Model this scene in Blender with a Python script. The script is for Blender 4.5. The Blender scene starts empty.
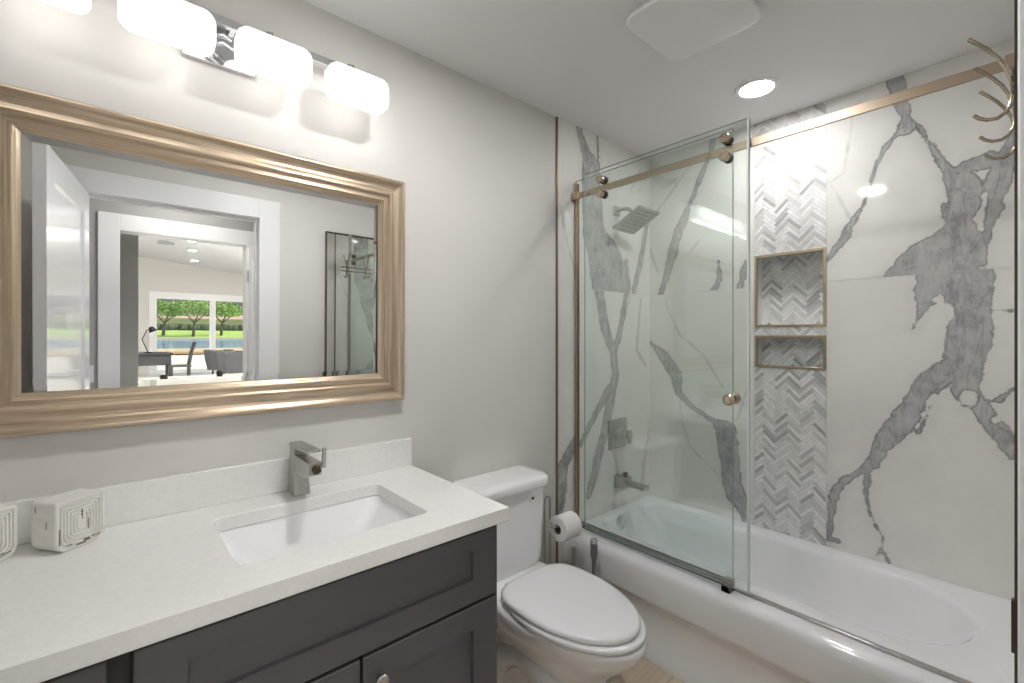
import bpy, bmesh, math, random
import numpy as np
from mathutils import Vector, Matrix

sc = bpy.context.scene
COL = sc.collection
R = math.radians
rnd = random.Random(7)

# ------------------------------------------------------------------ camera
FPX = 455.0
cam_d = bpy.data.cameras.new('camera'); cam = bpy.data.objects.new('camera', cam_d); COL.objects.link(cam)
cam_d.sensor_fit = 'HORIZONTAL'; cam_d.sensor_width = 36.0
cam_d.lens = 36.0*FPX/1024.0
cam_d.shift_y = -3.5/1024.0
cam_d.clip_start = 0.005; cam_d.clip_end = 400
cam.location = (0.0, -1.548, 1.353)
cam.rotation_euler = (R(90), 0, R(-41))
sc.camera = cam

# ------------------------------------------------------------------ world, sun, exposure
w = bpy.data.worlds.new('sky'); sc.world = w; w.use_nodes = True
nt = w.node_tree; nt.nodes.clear()
wo = nt.nodes.new('ShaderNodeOutputWorld'); wb = nt.nodes.new('ShaderNodeBackground')
sky = nt.nodes.new('ShaderNodeTexSky'); sky.sky_type = 'PREETHAM'; sky.turbidity = 4.0
sky.sun_direction = Vector((0.55, 0.25, 0.8)).normalized()
wb.inputs['Strength'].default_value = 0.26
nt.links.new(sky.outputs[0], wb.inputs['Color']); nt.links.new(wb.outputs[0], wo.inputs['Surface'])
sd = bpy.data.lights.new('sun', 'SUN'); sd.energy = 3.6; sd.angle = R(1.0); sd.color = (1, .95, .86)
so = bpy.data.objects.new('sun', sd); COL.objects.link(so)
so.rotation_euler = Vector((-0.55, -0.25, -0.8)).to_track_quat('-Z', 'Y').to_euler()
sc.view_settings.view_transform = 'Standard'; sc.view_settings.look = 'None'
sc.view_settings.gamma = 1.0; sc.view_settings.use_curve_mapping = False
sc.view_settings.exposure = 0.85
try:
    sc.cycles.use_denoising = True
    sc.cycles.max_bounces = 14; sc.cycles.diffuse_bounces = 7; sc.cycles.glossy_bounces = 8
    sc.cycles.transparent_max_bounces = 24; sc.cycles.transmission_bounces = 8
    sc.cycles.sample_clamp_indirect = 6.0
    sc.cycles.caustics_reflective = False; sc.cycles.caustics_refractive = False
except Exception:
    pass

VANITY_EMIT = 2.7
DOWNLIGHT_EMIT = {'tub': 80.0, 'vanity': 155.0}
HALL_EMIT = 17.0
GREAT_ROOM_EMIT = 75.0

# ------------------------------------------------------------------ helpers
OFF = {}
class MB:
    def __init__(s): s.bm = bmesh.new()
    def box(s, a, b, rot=None, mat=0):
        a = Vector(a); b = Vector(b)
        vs = [s.bm.verts.new((x, y, z)) for x in (a.x, b.x) for y in (a.y, b.y) for z in (a.z, b.z)]
        fs = [(0,1,3,2),(4,6,7,5),(0,4,5,1),(2,3,7,6),(0,2,6,4),(1,5,7,3)]
        for f in fs:
            q = s.bm.faces.new([vs[i] for i in f]); q.material_index = mat
        if rot is not None:
            c = (a+b)/2
            for v in vs: v.co = c + rot @ (v.co-c)
        return s
    def ring_loft(s, rings, cap0=True, cap1=True, closed=True, mat=0, smooth=True):
        vr = [[s.bm.verts.new(p) for p in r] for r in rings]
        n = len(vr[0])
        for i in range(len(vr)-1):
            for j in range(n if closed else n-1):
                f = s.bm.faces.new((vr[i][j], vr[i][(j+1) % n], vr[i+1][(j+1) % n], vr[i+1][j]))
                f.material_index = mat; f.smooth = smooth
        if cap0: f = s.bm.faces.new(list(reversed(vr[0]))); f.material_index = mat
        if cap1: f = s.bm.faces.new(vr[-1]); f.material_index = mat
        return s
    def cyl(s, p, q, r, r2=None, n=24, mat=0):
        p = Vector(p); q = Vector(q); r2 = r if r2 is None else r2
        d = (q-p).normalized(); u = d.orthogonal().normalized(); v = d.cross(u)
        rings = [[c + (u*math.cos(2*math.pi*k/n)+v*math.sin(2*math.pi*k/n))*rr for k in range(n)] for c, rr in ((p, r), (q, r2))]
        return s.ring_loft(rings, mat=mat)
    def tube(s, pts, r, n=12, closed=False):
        pts = [Vector(p) for p in pts]; rings = []; u = None
        N = len(pts)
        for i, p in enumerate(pts):
            a = pts[(i-1) % N] if (closed or i > 0) else p
            b = pts[(i+1) % N] if (closed or i < N-1) else p
            d = (b-a).normalized()
            if u is None: u = d.orthogonal().normalized()
            else: u = (u - d*u.dot(d)).normalized()
            v = d.cross(u); rr = r[i] if isinstance(r, (list, tuple)) else r
            rings.append([p+(u*math.cos(2*math.pi*k/n)+v*math.sin(2*math.pi*k/n))*rr for k in range(n)])
        if closed: rings.append(rings[0]); return s.ring_loft(rings, False, False)
        return s.ring_loft(rings)
    def lathe(s, prof, c=(0,0,0), axis=(0,0,1), n=32):
        c = Vector(c); d = Vector(axis).normalized(); u = d.orthogonal().normalized(); v = d.cross(u)
        rings = [[c+d*h+(u*math.cos(2*math.pi*k/n)+v*math.sin(2*math.pi*k/n))*max(r, 1e-4) for k in range(n)] for r, h in prof]
        return s.ring_loft(rings)
    def prism(s, poly, h, axis=2, a0=0.0, mat=0):
        def m(p, t):
            q = [0, 0, 0]; o = [i for i in range(3) if i != axis]
            q[o[0]], q[o[1]] = p; q[axis] = t; return q
        return s.ring_loft([[m(p, a0) for p in poly], [m(p, a0+h) for p in poly]], mat=mat, smooth=False)
    def panel(s, x0, x1, z0, z1, yf, t, rail=.075, rec=.010, bev=.006, sgn=-1):
        """shaker panel in the xz plane whose face is at yf (facing sgn*y), thickness t"""
        yb = yf - sgn*t; yr = yf - sgn*rec
        def rect(m, y): return [Vector((x0+m, y, z0+m)), Vector((x1-m, y, z0+m)), Vector((x1-m, y, z1-m)), Vector((x0+m, y, z1-m))]
        return s.ring_loft([rect(0, yb), rect(0, yf-sgn*.0015), rect(.0015, yf), rect(rail, yf), rect(rail+bev*.3, yr), ], smooth=False)
    def build(s, name, mat, parent=None, bevel=0, seg=2, sub=0, ang=35, local=False, smooth=True):
        bm = s.bm
        bmesh.ops.recalc_face_normals(bm, faces=bm.faces[:])
        me = bpy.data.meshes.new(name); bm.to_mesh(me); bm.free()
        return link(name, me, mat, parent, bevel, seg, sub, ang, local, smooth)

def link(name, me, mat, parent=None, bevel=0, seg=2, sub=0, ang=35, local=False, smooth=True):
    o = bpy.data.objects.new(name, me); COL.objects.link(o)
    for m in (mat if isinstance(mat, (list, tuple)) else [mat]): me.materials.append(m)
    if smooth:
        for p in me.polygons: p.use_smooth = True
        try: me.set_sharp_from_angle(angle=R(ang))
        except Exception: pass
    if parent is not None:
        off = OFF.get(parent.name, Vector((0,0,0)))
        if not local: me.transform(Matrix.Translation(-off))
        OFF[o.name] = off; o.parent = parent
    if bevel:
        b = o.modifiers.new('bevel', 'BEVEL'); b.width = bevel; b.segments = seg; b.limit_method = 'ANGLE'; b.angle_limit = R(40)
        b.harden_normals = False
    if sub:
        m = o.modifiers.new('sub', 'SUBSURF'); m.levels = sub; m.render_levels = sub
    return o

def thing(name, label, cat, loc=(0,0,0), rotz=0, group=None):
    o = bpy.data.objects.new(name, None); COL.objects.link(o)
    o.location = loc; o.rotation_euler = (0, 0, rotz); o.empty_display_size = .05
    OFF[o.name] = Vector(loc)
    o['label'] = label; o['category'] = cat
    if group: o['group'] = group
    return o
def tag(o, label, cat, group=None, kind=None):
    o['label'] = label; o['category'] = cat
    if group: o['group'] = group
    if kind: o['kind'] = kind
    return o
def struct(o):
    o['kind'] = 'structure'; return o
def copy_tree(o, parent=None):
    c = o.copy(); COL.objects.link(c)
    if parent is not None: c.parent = parent
    for ch in list(o.children): copy_tree(ch, c)
    return c
def rrect(x0, x1, y0, y1, r, n=6):
    pts = []
    rs = r if isinstance(r, (list, tuple)) else [r]*4     # corners: x1y1, x0y1, x0y0, x1y0
    for k, (sx, sy) in enumerate(((1,1),(0,1),(0,0),(1,0))):
        q = rs[k]
        cx = (x1-q) if sx else (x0+q); cy = (y1-q) if sy else (y0+q)
        for i in range(n+1):
            a = R(90*k + 90*i/n); pts.append((cx+q*math.cos(a), cy+q*math.sin(a)))
    return pts

# ------------------------------------------------------------------ materials
def newmat(name):
    m = bpy.data.materials.new(name); m.use_nodes = True
    t = m.node_tree; b = t.nodes['Principled BSDF']; return m, t, b
def srgb(r, g, b):
    f = lambda c: (c/255/12.92) if c/255 <= .04045 else ((c/255+.055)/1.055)**2.4
    return (f(r), f(g), f(b), 1)
def pbr(name, col, rough=.5, metal=0.0, var=0.0, scale=20, bump=0.0, bscale=60, coat=0.0, stretch=None, spec=.5):
    m, t, b = newmat(name)
    b.inputs['Base Color'].default_value = col; b.inputs['Roughness'].default_value = rough; b.inputs['Metallic'].default_value = metal
    b.inputs['Specular IOR Level'].default_value = spec
    if coat: b.inputs['Coat Weight'].default_value = coat; b.inputs['Coat Roughness'].default_value = .04
    tc = t.nodes.new('ShaderNodeTexCoord'); mp = t.nodes.new('ShaderNodeMapping')
    t.links.new(tc.outputs['Object'], mp.inputs[0])
    if stretch: mp.inputs['Scale'].default_value = stretch
    if var:
        n = t.nodes.new('ShaderNodeTexNoise'); n.inputs['Scale'].default_value = scale; n.inputs['Detail'].default_value = 4
        t.links.new(mp.outputs[0], n.inputs['Vector'])
        mr = t.nodes.new('ShaderNodeMapRange'); mr.inputs[1].default_value = .3; mr.inputs[2].default_value = .7
        mr.inputs[3].default_value = 1-var; mr.inputs[4].default_value = 1+var*.6
        t.links.new(n.outputs[0], mr.inputs[0])
        mx = t.nodes.new('ShaderNodeVectorMath'); mx.operation = 'SCALE'; mx.inputs[0].default_value = col[:3]
        t.links.new(mr.outputs[0], mx.inputs['Scale']); t.links.new(mx.outputs[0], b.inputs['Base Color'])
    if bump:
        n2 = t.nodes.new('ShaderNodeTexNoise'); n2.inputs['Scale'].default_value = bscale; n2.inputs['Detail'].default_value = 3
        t.links.new(mp.outputs[0], n2.inputs['Vector'])
        bp = t.nodes.new('ShaderNodeBump'); bp.inputs['Strength'].default_value = bump; bp.inputs['Distance'].default_value = .002
        t.links.new(n2.outputs[0], bp.inputs['Height']); t.links.new(bp.outputs[0], b.inputs['Normal'])
    return m
def emit(name, col, strength):
    m, t, b = newmat(name)
    b.inputs['Base Color'].default_value = (.8,.8,.8,1); b.inputs['Roughness'].default_value = .3
    b.inputs['Emission Color'].default_value = (*col, 1); b.inputs['Emission Strength'].default_value = strength
    return m
def shade_mat():
    """lit frosted glass with painted glow, stronger mid-front and underneath"""
    m = emit('frosted_lit_shade', (1.0, .985, .96), VANITY_EMIT); t = m.node_tree; b = t.nodes['Principled BSDF']
    a = t.nodes.new('ShaderNodeAttribute'); a.attribute_name = 'glow'
    k = t.nodes.new('ShaderNodeMath'); k.operation = 'MULTIPLY'; k.inputs[1].default_value = VANITY_EMIT
    t.links.new(a.outputs['Fac'], k.inputs[0]); t.links.new(k.outputs[0], b.inputs['Emission Strength'])
    return m
def arch_glass(name, tint, refl=1.0, rough=0.0):
    m = bpy.data.materials.new(name); m.use_nodes = True; t = m.node_tree; t.nodes.clear()
    o = t.nodes.new('ShaderNodeOutputMaterial'); mix = t.nodes.new('ShaderNodeMixShader')
    tr = t.nodes.new('ShaderNodeBsdfTransparent'); tr.inputs[0].default_value = (*tint, 1)
    gl = t.nodes.new('ShaderNodeBsdfGlossy'); gl.inputs['Roughness'].default_value = rough; gl.inputs['Color'].default_value = (.95,.97,.96,1)
    lw = t.nodes.new('ShaderNodeLayerWeight'); lw.inputs['Blend'].default_value = .5
    pw = t.nodes.new('ShaderNodeMath'); pw.operation = 'POWER'; pw.inputs[1].default_value = 5
    ma = t.nodes.new('ShaderNodeMath'); ma.operation = 'MULTIPLY_ADD'; ma.inputs[1].default_value = .9*refl; ma.inputs[2].default_value = .055*refl
    t.links.new(lw.outputs['Facing'], pw.inputs[0]); t.links.new(pw.outputs[0], ma.inputs[0])
    t.links.new(ma.outputs[0], mix.inputs[0]); t.links.new(tr.outputs[0], mix.inputs[1]); t.links.new(gl.outputs[0], mix.inputs[2])
    t.links.new(mix.outputs[0], o.inputs[0])
    return m

def marble_mat():
    m, t, b = newmat('polished_marble_tile')
    L = t.links.new; N = t.nodes.new
    b.inputs['Roughness'].default_value = .06; b.inputs['Specular IOR Level'].default_value = .45
    tc = N('ShaderNodeTexCoord')
    av = N('ShaderNodeAttribute'); av.attribute_name = 'vein'
    af = N('ShaderNodeAttribute'); af.attribute_name = 'faint'
    def noise(scale, detail, rough=.6, mapping=None, dist=0):
        n = N('ShaderNodeTexNoise'); n.inputs['Scale'].default_value = scale; n.inputs['Detail'].default_value = detail; n.inputs['Roughness'].default_value = rough
        n.inputs['Distortion'].default_value = dist
        L((mapping or tc).outputs[0] if mapping else tc.outputs['Object'], n.inputs['Vector']); return n
    def math_(op, a, bb, c=None, clamp=False):
        n = N('ShaderNodeMath'); n.operation = op; n.use_clamp = clamp
        for i, x in enumerate((a, bb, c)):
            if x is None: continue
            if isinstance(x, (int, float)): n.inputs[i].default_value = x
            else: L(x, n.inputs[i])
        return n.outputs[0]
    def mr(x, a, bb, c, d, smooth=False):
        n = N('ShaderNodeMapRange'); n.interpolation_type = 'SMOOTHSTEP' if smooth else 'LINEAR'
        for i, q in enumerate((a, bb, c, d)): n.inputs[i+1].default_value = q
        L(x, n.inputs[0]); return n.outputs[0]
    edge = noise(28, 7, .62)
    wisp = noise(13, 7, .65, None, .6)
    warp = noise(6.5, 3, .5)
    f = math_('ADD', av.outputs['Fac'], math_('MULTIPLY', math_('SUBTRACT', edge.outputs[0], .5), .034))
    f = math_('ADD', f, math_('MULTIPLY', math_('SUBTRACT', warp.outputs[0], .5), .030))
    mask = mr(f, -.002, .004, 0, 1, True)
    rim = math_('SUBTRACT', 1.0, mr(math_('ABSOLUTE', math_('SUBTRACT', f, .002), None), 0, .006, 0, 1, True), clamp=True)
    halo = mr(f, -.05, .01, 0, .14, True)
    mp = N('ShaderNodeMapping'); mp.inputs['Scale'].default_value = (1, 1, .35); L(tc.outputs['Object'], mp.inputs[0])
    streak = noise(22, 8, .66, mp, .8)
    blot = noise(7, 5, .6)
    vc = N('ShaderNodeValToRGB'); e = vc.color_ramp.elements
    e[0].position = .28; e[0].color = srgb(122, 123, 124); e[1].position = .72; e[1].color = srgb(200, 199, 197)
    L(math_('ADD', math_('MULTIPLY', streak.outputs[0], .65), math_('MULTIPLY', blot.outputs[0], .35)), vc.inputs[0])
    base = N('ShaderNodeMixRGB'); base.inputs[1].default_value = srgb(234, 232, 228); base.inputs[2].default_value = srgb(225, 223, 220)
    L(mr(noise(3, 5).outputs[0], .4, .7, 0, 1), base.inputs[0])
    m0 = N('ShaderNodeMixRGB'); m0.inputs[2].default_value = srgb(165, 165, 165); L(base.outputs[0], m0.inputs[1]); L(halo, m0.inputs[0])
    fn = noise(18, 6)
    ff = math_('ADD', af.outputs['Fac'], math_('MULTIPLY', math_('SUBTRACT', fn.outputs[0], .5), .02))
    m1 = N('ShaderNodeMixRGB'); m1.inputs[2].default_value = srgb(150, 150, 151); L(m0.outputs[0], m1.inputs[1])
    L(math_('MULTIPLY', mr(ff, -.006, .004, 0, 1, True), mr(blot.outputs[0], .35, .65, .08, .5)), m1.inputs[0])
    m2 = N('ShaderNodeMixRGB'); L(m1.outputs[0], m2.inputs[1]); L(vc.outputs[0], m2.inputs[2]); L(math_('MULTIPLY', mask, mr(wisp.outputs[0], .33, .62, .55, .97)), m2.inputs[0])
    ln = noise(9, 5, .6, mp, 1.2)
    lines = math_('SUBTRACT', 1.0, mr(math_('ABSOLUTE', math_('SUBTRACT', ln.outputs[0], .5), None), .002, .032, 0, 1, True), clamp=True)
    mL = N('ShaderNodeMixRGB'); mL.inputs[2].default_value = srgb(104, 104, 106); L(m2.outputs[0], mL.inputs[1]); L(math_('MULTIPLY', math_('MULTIPLY', lines, mask), .32), mL.inputs[0])
    m2 = mL
    m3 = N('ShaderNodeMixRGB'); m3.inputs[2].default_value = srgb(92, 92, 93); L(m2.outputs[0], m3.inputs[1])
    L(math_('MULTIPLY', rim, mr(blot.outputs[0], .35, .6, .2, .65)), m3.inputs[0])
    L(m3.outputs[0], b.inputs['Base Color'])
    return m

def attr_mat(name, attr, rough):
    m, t, b = newmat(name)
    a = t.nodes.new('ShaderNodeAttribute'); a.attribute_name = attr
    tc = t.nodes.new('ShaderNodeTexCoord'); n = t.nodes.new('ShaderNodeTexNoise'); n.inputs['Scale'].default_value = 45; n.inputs['Detail'].default_value = 5
    mr = t.nodes.new('ShaderNodeMapRange'); mr.inputs[1].default_value = .3; mr.inputs[2].default_value = .7; mr.inputs[3].default_value = .88; mr.inputs[4].default_value = 1.05
    vm = t.nodes.new('ShaderNodeVectorMath'); vm.operation = 'SCALE'
    t.links.new(tc.outputs['Object'], n.inputs['Vector']); t.links.new(n.outputs[0], mr.inputs[0])
    t.links.new(a.outputs['Color'], vm.inputs[0]); t.links.new(mr.outputs[0], vm.inputs['Scale']); t.links.new(vm.outputs[0], b.inputs['Base Color'])
    b.inputs['Roughness'].default_value = rough
    return m

def plank_mat():
    m, t, b = newmat('beige_plank_tile_floor')
    tc = t.nodes.new('ShaderNodeTexCoord'); br = t.nodes.new('ShaderNodeTexBrick')
    br.inputs['Scale'].default_value = 1.0; br.inputs['Brick Width'].default_value = .9; br.inputs['Row Height'].default_value = .15
    br.inputs['Mortar Size'].default_value = .0015
    br.inputs['Color1'].default_value = srgb(222, 206, 186); br.inputs['Color2'].default_value = srgb(208, 192, 172); br.inputs['Mortar'].default_value = srgb(170, 158, 145)
    mp = t.nodes.new('ShaderNodeMapping'); mp.inputs['Scale'].default_value = (2, 22, 1)
    n = t.nodes.new('ShaderNodeTexNoise'); n.inputs['Scale'].default_value = 3; n.inputs['Detail'].default_value = 6
    mx = t.nodes.new('ShaderNodeMixRGB'); mx.blend_type = 'MULTIPLY'; mx.inputs[0].default_value = .35
    cr = t.nodes.new('ShaderNodeValToRGB'); cr.color_ramp.elements[0].color = (.6,.52,.45,1); cr.color_ramp.elements[0].position = .3; cr.color_ramp.elements[1].position = .65
    L = t.links.new
    L(tc.outputs['Object'], br.inputs['Vector']); L(tc.outputs['Object'], mp.inputs[0]); L(mp.outputs[0], n.inputs['Vector']); L(n.outputs[0], cr.inputs[0])
    L(br.outputs[0], mx.inputs[1]); L(cr.outputs[0], mx.inputs[2]); L(mx.outputs[0], b.inputs['Base Color'])
    b.inputs['Roughness'].default_value = .4
    return m

def frame_mat():
    m, t, b = newmat('champagne_moulding')
    uv = t.nodes.new('ShaderNodeUVMap'); mp = t.nodes.new('ShaderNodeMapping'); mp.inputs['Scale'].default_value = (170, 2.2, 1)
    n = t.nodes.new('ShaderNodeTexNoise'); n.inputs['Scale'].default_value = 1; n.inputs['Detail'].default_value = 4
    cr = t.nodes.new('ShaderNodeValToRGB'); e = cr.color_ramp.elements
    e[0].position = .3; e[0].color = srgb(176, 154, 128); e[1].position = .7; e[1].color = srgb(220, 203, 180)
    L = t.links.new
    L(uv.outputs[0], mp.inputs[0]); L(mp.outputs[0], n.inputs['Vector']); L(n.outputs[0], cr.inputs[0]); L(cr.outputs[0], b.inputs['Base Color'])
    b.inputs['Metallic'].default_value = .72; b.inputs['Roughness'].default_value = .30
    return m

def bevel_mirror():
    m, t, b = newmat('silvered_mirror')
    b.inputs['Base Color'].default_value = (.93, .945, .94, 1); b.inputs['Metallic'].default_value = 1; b.inputs['Roughness'].default_value = 0.0
    return m

M = dict(
    wall=pbr('greige_wall_paint', srgb(216, 213, 209), .55, bump=.06, bscale=220),
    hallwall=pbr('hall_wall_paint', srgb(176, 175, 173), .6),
    ceil=pbr('ceiling_paint', srgb(228, 228, 228), .7, bump=.05, bscale=180),
    trim=pbr('white_satin_trim', srgb(240, 240, 240), .28),
    door=pbr('white_gloss_door', srgb(238, 239, 241), .10, coat=.4),
    marble=marble_mat(),
    grout=pbr('pale_grout', srgb(208, 205, 200), .8),
    mosaic=attr_mat('herringbone_marble', 'piece', .45),
    brass=pbr('brushed_champagne_metal', srgb(190, 172, 150), .28, 1.0, var=.12, scale=60),
    rail=pbr('satin_gold_rail', srgb(186, 168, 148), .30, 1.0),
    chrome=pbr('polished_chrome', srgb(215, 215, 217), .10, 1.0),
    nickel=pbr('brushed_nickel', srgb(188, 187, 183), .30, 1.0, var=.08, scale=80),
    rollers=pbr('polished_nickel', srgb(205, 190, 172), .14, 1.0),
    bronze=pbr('bronze_strip', srgb(142, 120, 100), .35, .8),
    hook=pbr('warm_nickel', srgb(168, 158, 140), .25, 1.0),
    satin=pbr('satin_guide_metal', srgb(168, 166, 162), .4, .6),
    dark=pbr('dark_rubber', srgb(40, 40, 42), .5),
    darkmetal=pbr('dark_bronze_metal', srgb(84, 76, 66), .35, .9),
    quartz=pbr('white_quartz', srgb(238, 237, 235), .18, var=.035, scale=90),
    porc=pbr('white_porcelain', srgb(241, 241, 241), .07, coat=.5),
    tub=pbr('white_acrylic', srgb(240, 240, 241), .10, coat=.4),
    seat=pbr('white_seat_plastic', srgb(236, 235, 236), .22),
    cab=pbr('charcoal_cabinet_paint', srgb(84, 84, 87), .38, var=.03, scale=40),
    gap=pbr('cabinet_gap_shade', srgb(40, 40, 42), .6),  # near-black carcass; shade of the cabinet gaps is put into this colour
    floor=plank_mat(),
    frame=frame_mat(),
    mirror=bevel_mirror(),
    closet_mirror=pbr('closet_mirror_silver', (.86, .885, .86, 1), 0.0, 1.0),
    glass=arch_glass('shower_glass', (.969, .992, .983)),
    glassedge=pbr('glass_edge_green', srgb(158, 176, 170), .15),
    seal=pbr('clear_vinyl_seal', srgb(226, 232, 230), .3),
    palefloor=pbr('pale_floor_tile', srgb(226, 224, 220), .3, var=.05, scale=2),
    window=arch_glass('window_glass', (.97, .98, .98)),
    shade=shade_mat(),
    led_tub=emit('lit_tub_diffuser', (1.0, .99, .98), DOWNLIGHT_EMIT['tub']),
    led_vanity=emit('lit_vanity_diffuser', (1.0, .99, .98), DOWNLIGHT_EMIT['vanity']),
    led2=emit('lit_round_lamp', (1.0, .98, .95), 12.0),
    white=pbr('white_plastic', srgb(236, 236, 236), .35),
    paper=pbr('soft_tissue_paper', srgb(244, 243, 241), .95, bump=.3, bscale=160),
    card=pbr('grey_cardboard', srgb(110, 102, 96), .9),
    black=pbr('black_plastic', srgb(28, 28, 30), .35),
    greyh=pbr('grey_plastic_handle', srgb(120, 120, 121), .4),
    wash=pbr('whitewashed_wood', srgb(232, 230, 226), .6, var=.06, scale=14, stretch=(1, 1, 5), bump=.2, bscale=40),
    wear=pbr('worn_wood_dark', srgb(120, 108, 96), .8),
)

# ================================================================== THE SETTING
CEIL = 2.44
XW, XE = -0.45, 2.455          # west and far (tub) wall
YS = -1.555                    # door wall face
TUBY = -1.53                   # tub end wall face

m = MB(); m.box((XW-.1, -1.675, -.05), (XE+.12, .1, 0)); struct(m.build('floor', M['floor']))
m = MB(); m.box((XW-.1, -1.675, CEIL), (XE+.12, .1, CEIL+.08)); struct(m.build('ceiling', M['ceil']))
m = MB(); m.box((XW-.1, 0, 0), (XE+.12, .1, CEIL)); struct(m.build('wall_north', M['wall']))
m = MB(); m.box((XW-.1, YS, 0), (XW, 0, CEIL)); struct(m.build('wall_west', M['wall']))
DX0, DX1, DH = -0.117, 0.643, 2.045
m = MB()
m.box((XW-.1, -1.675, 0), (DX0-.018, YS, CEIL)); m.box((DX1+.018, -1.675, 0), (XE+.12, YS, CEIL)); m.box((DX0-.018, -1.675, DH+.018), (DX1+.018, YS, CEIL))
struct(m.build('wall_south', M['wall']))
m = MB()   # closet wall return and tub end wall backing
m.box((1.64, YS, 0), (XE, TUBY-.004, CEIL)); struct(m.build('wall_tub_end', M['grout']))
# far wall backing, opened around the two niches
NY0, NY1 = -.918, -.611
NZ = [(1.206, 1.364), (1.408, 1.768)]
NYA, NYB = NY0-.003, NY1+.003
m = MB(); XB = XE+.004
m.box((XB, NYB, 0), (XB+.1, 0, CEIL)); m.box((XB, -1.555, 0), (XB+.1, NYA, CEIL))
m.box((XB, NYA, 0), (XB+.1, NYB, NZ[0][0]-.003)); m.box((XB, NYA, NZ[0][1]+.003), (XB+.1, NYB, NZ[1][0]-.003)); m.box((XB, NYA, NZ[1][1]+.003), (XB+.1, NYB, CEIL))
m.box((XB+.095, NYA-.01, 1.18), (XB+.115, NYB+.01, 1.8))
struct(m.build('wall_east', M['grout']))

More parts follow.
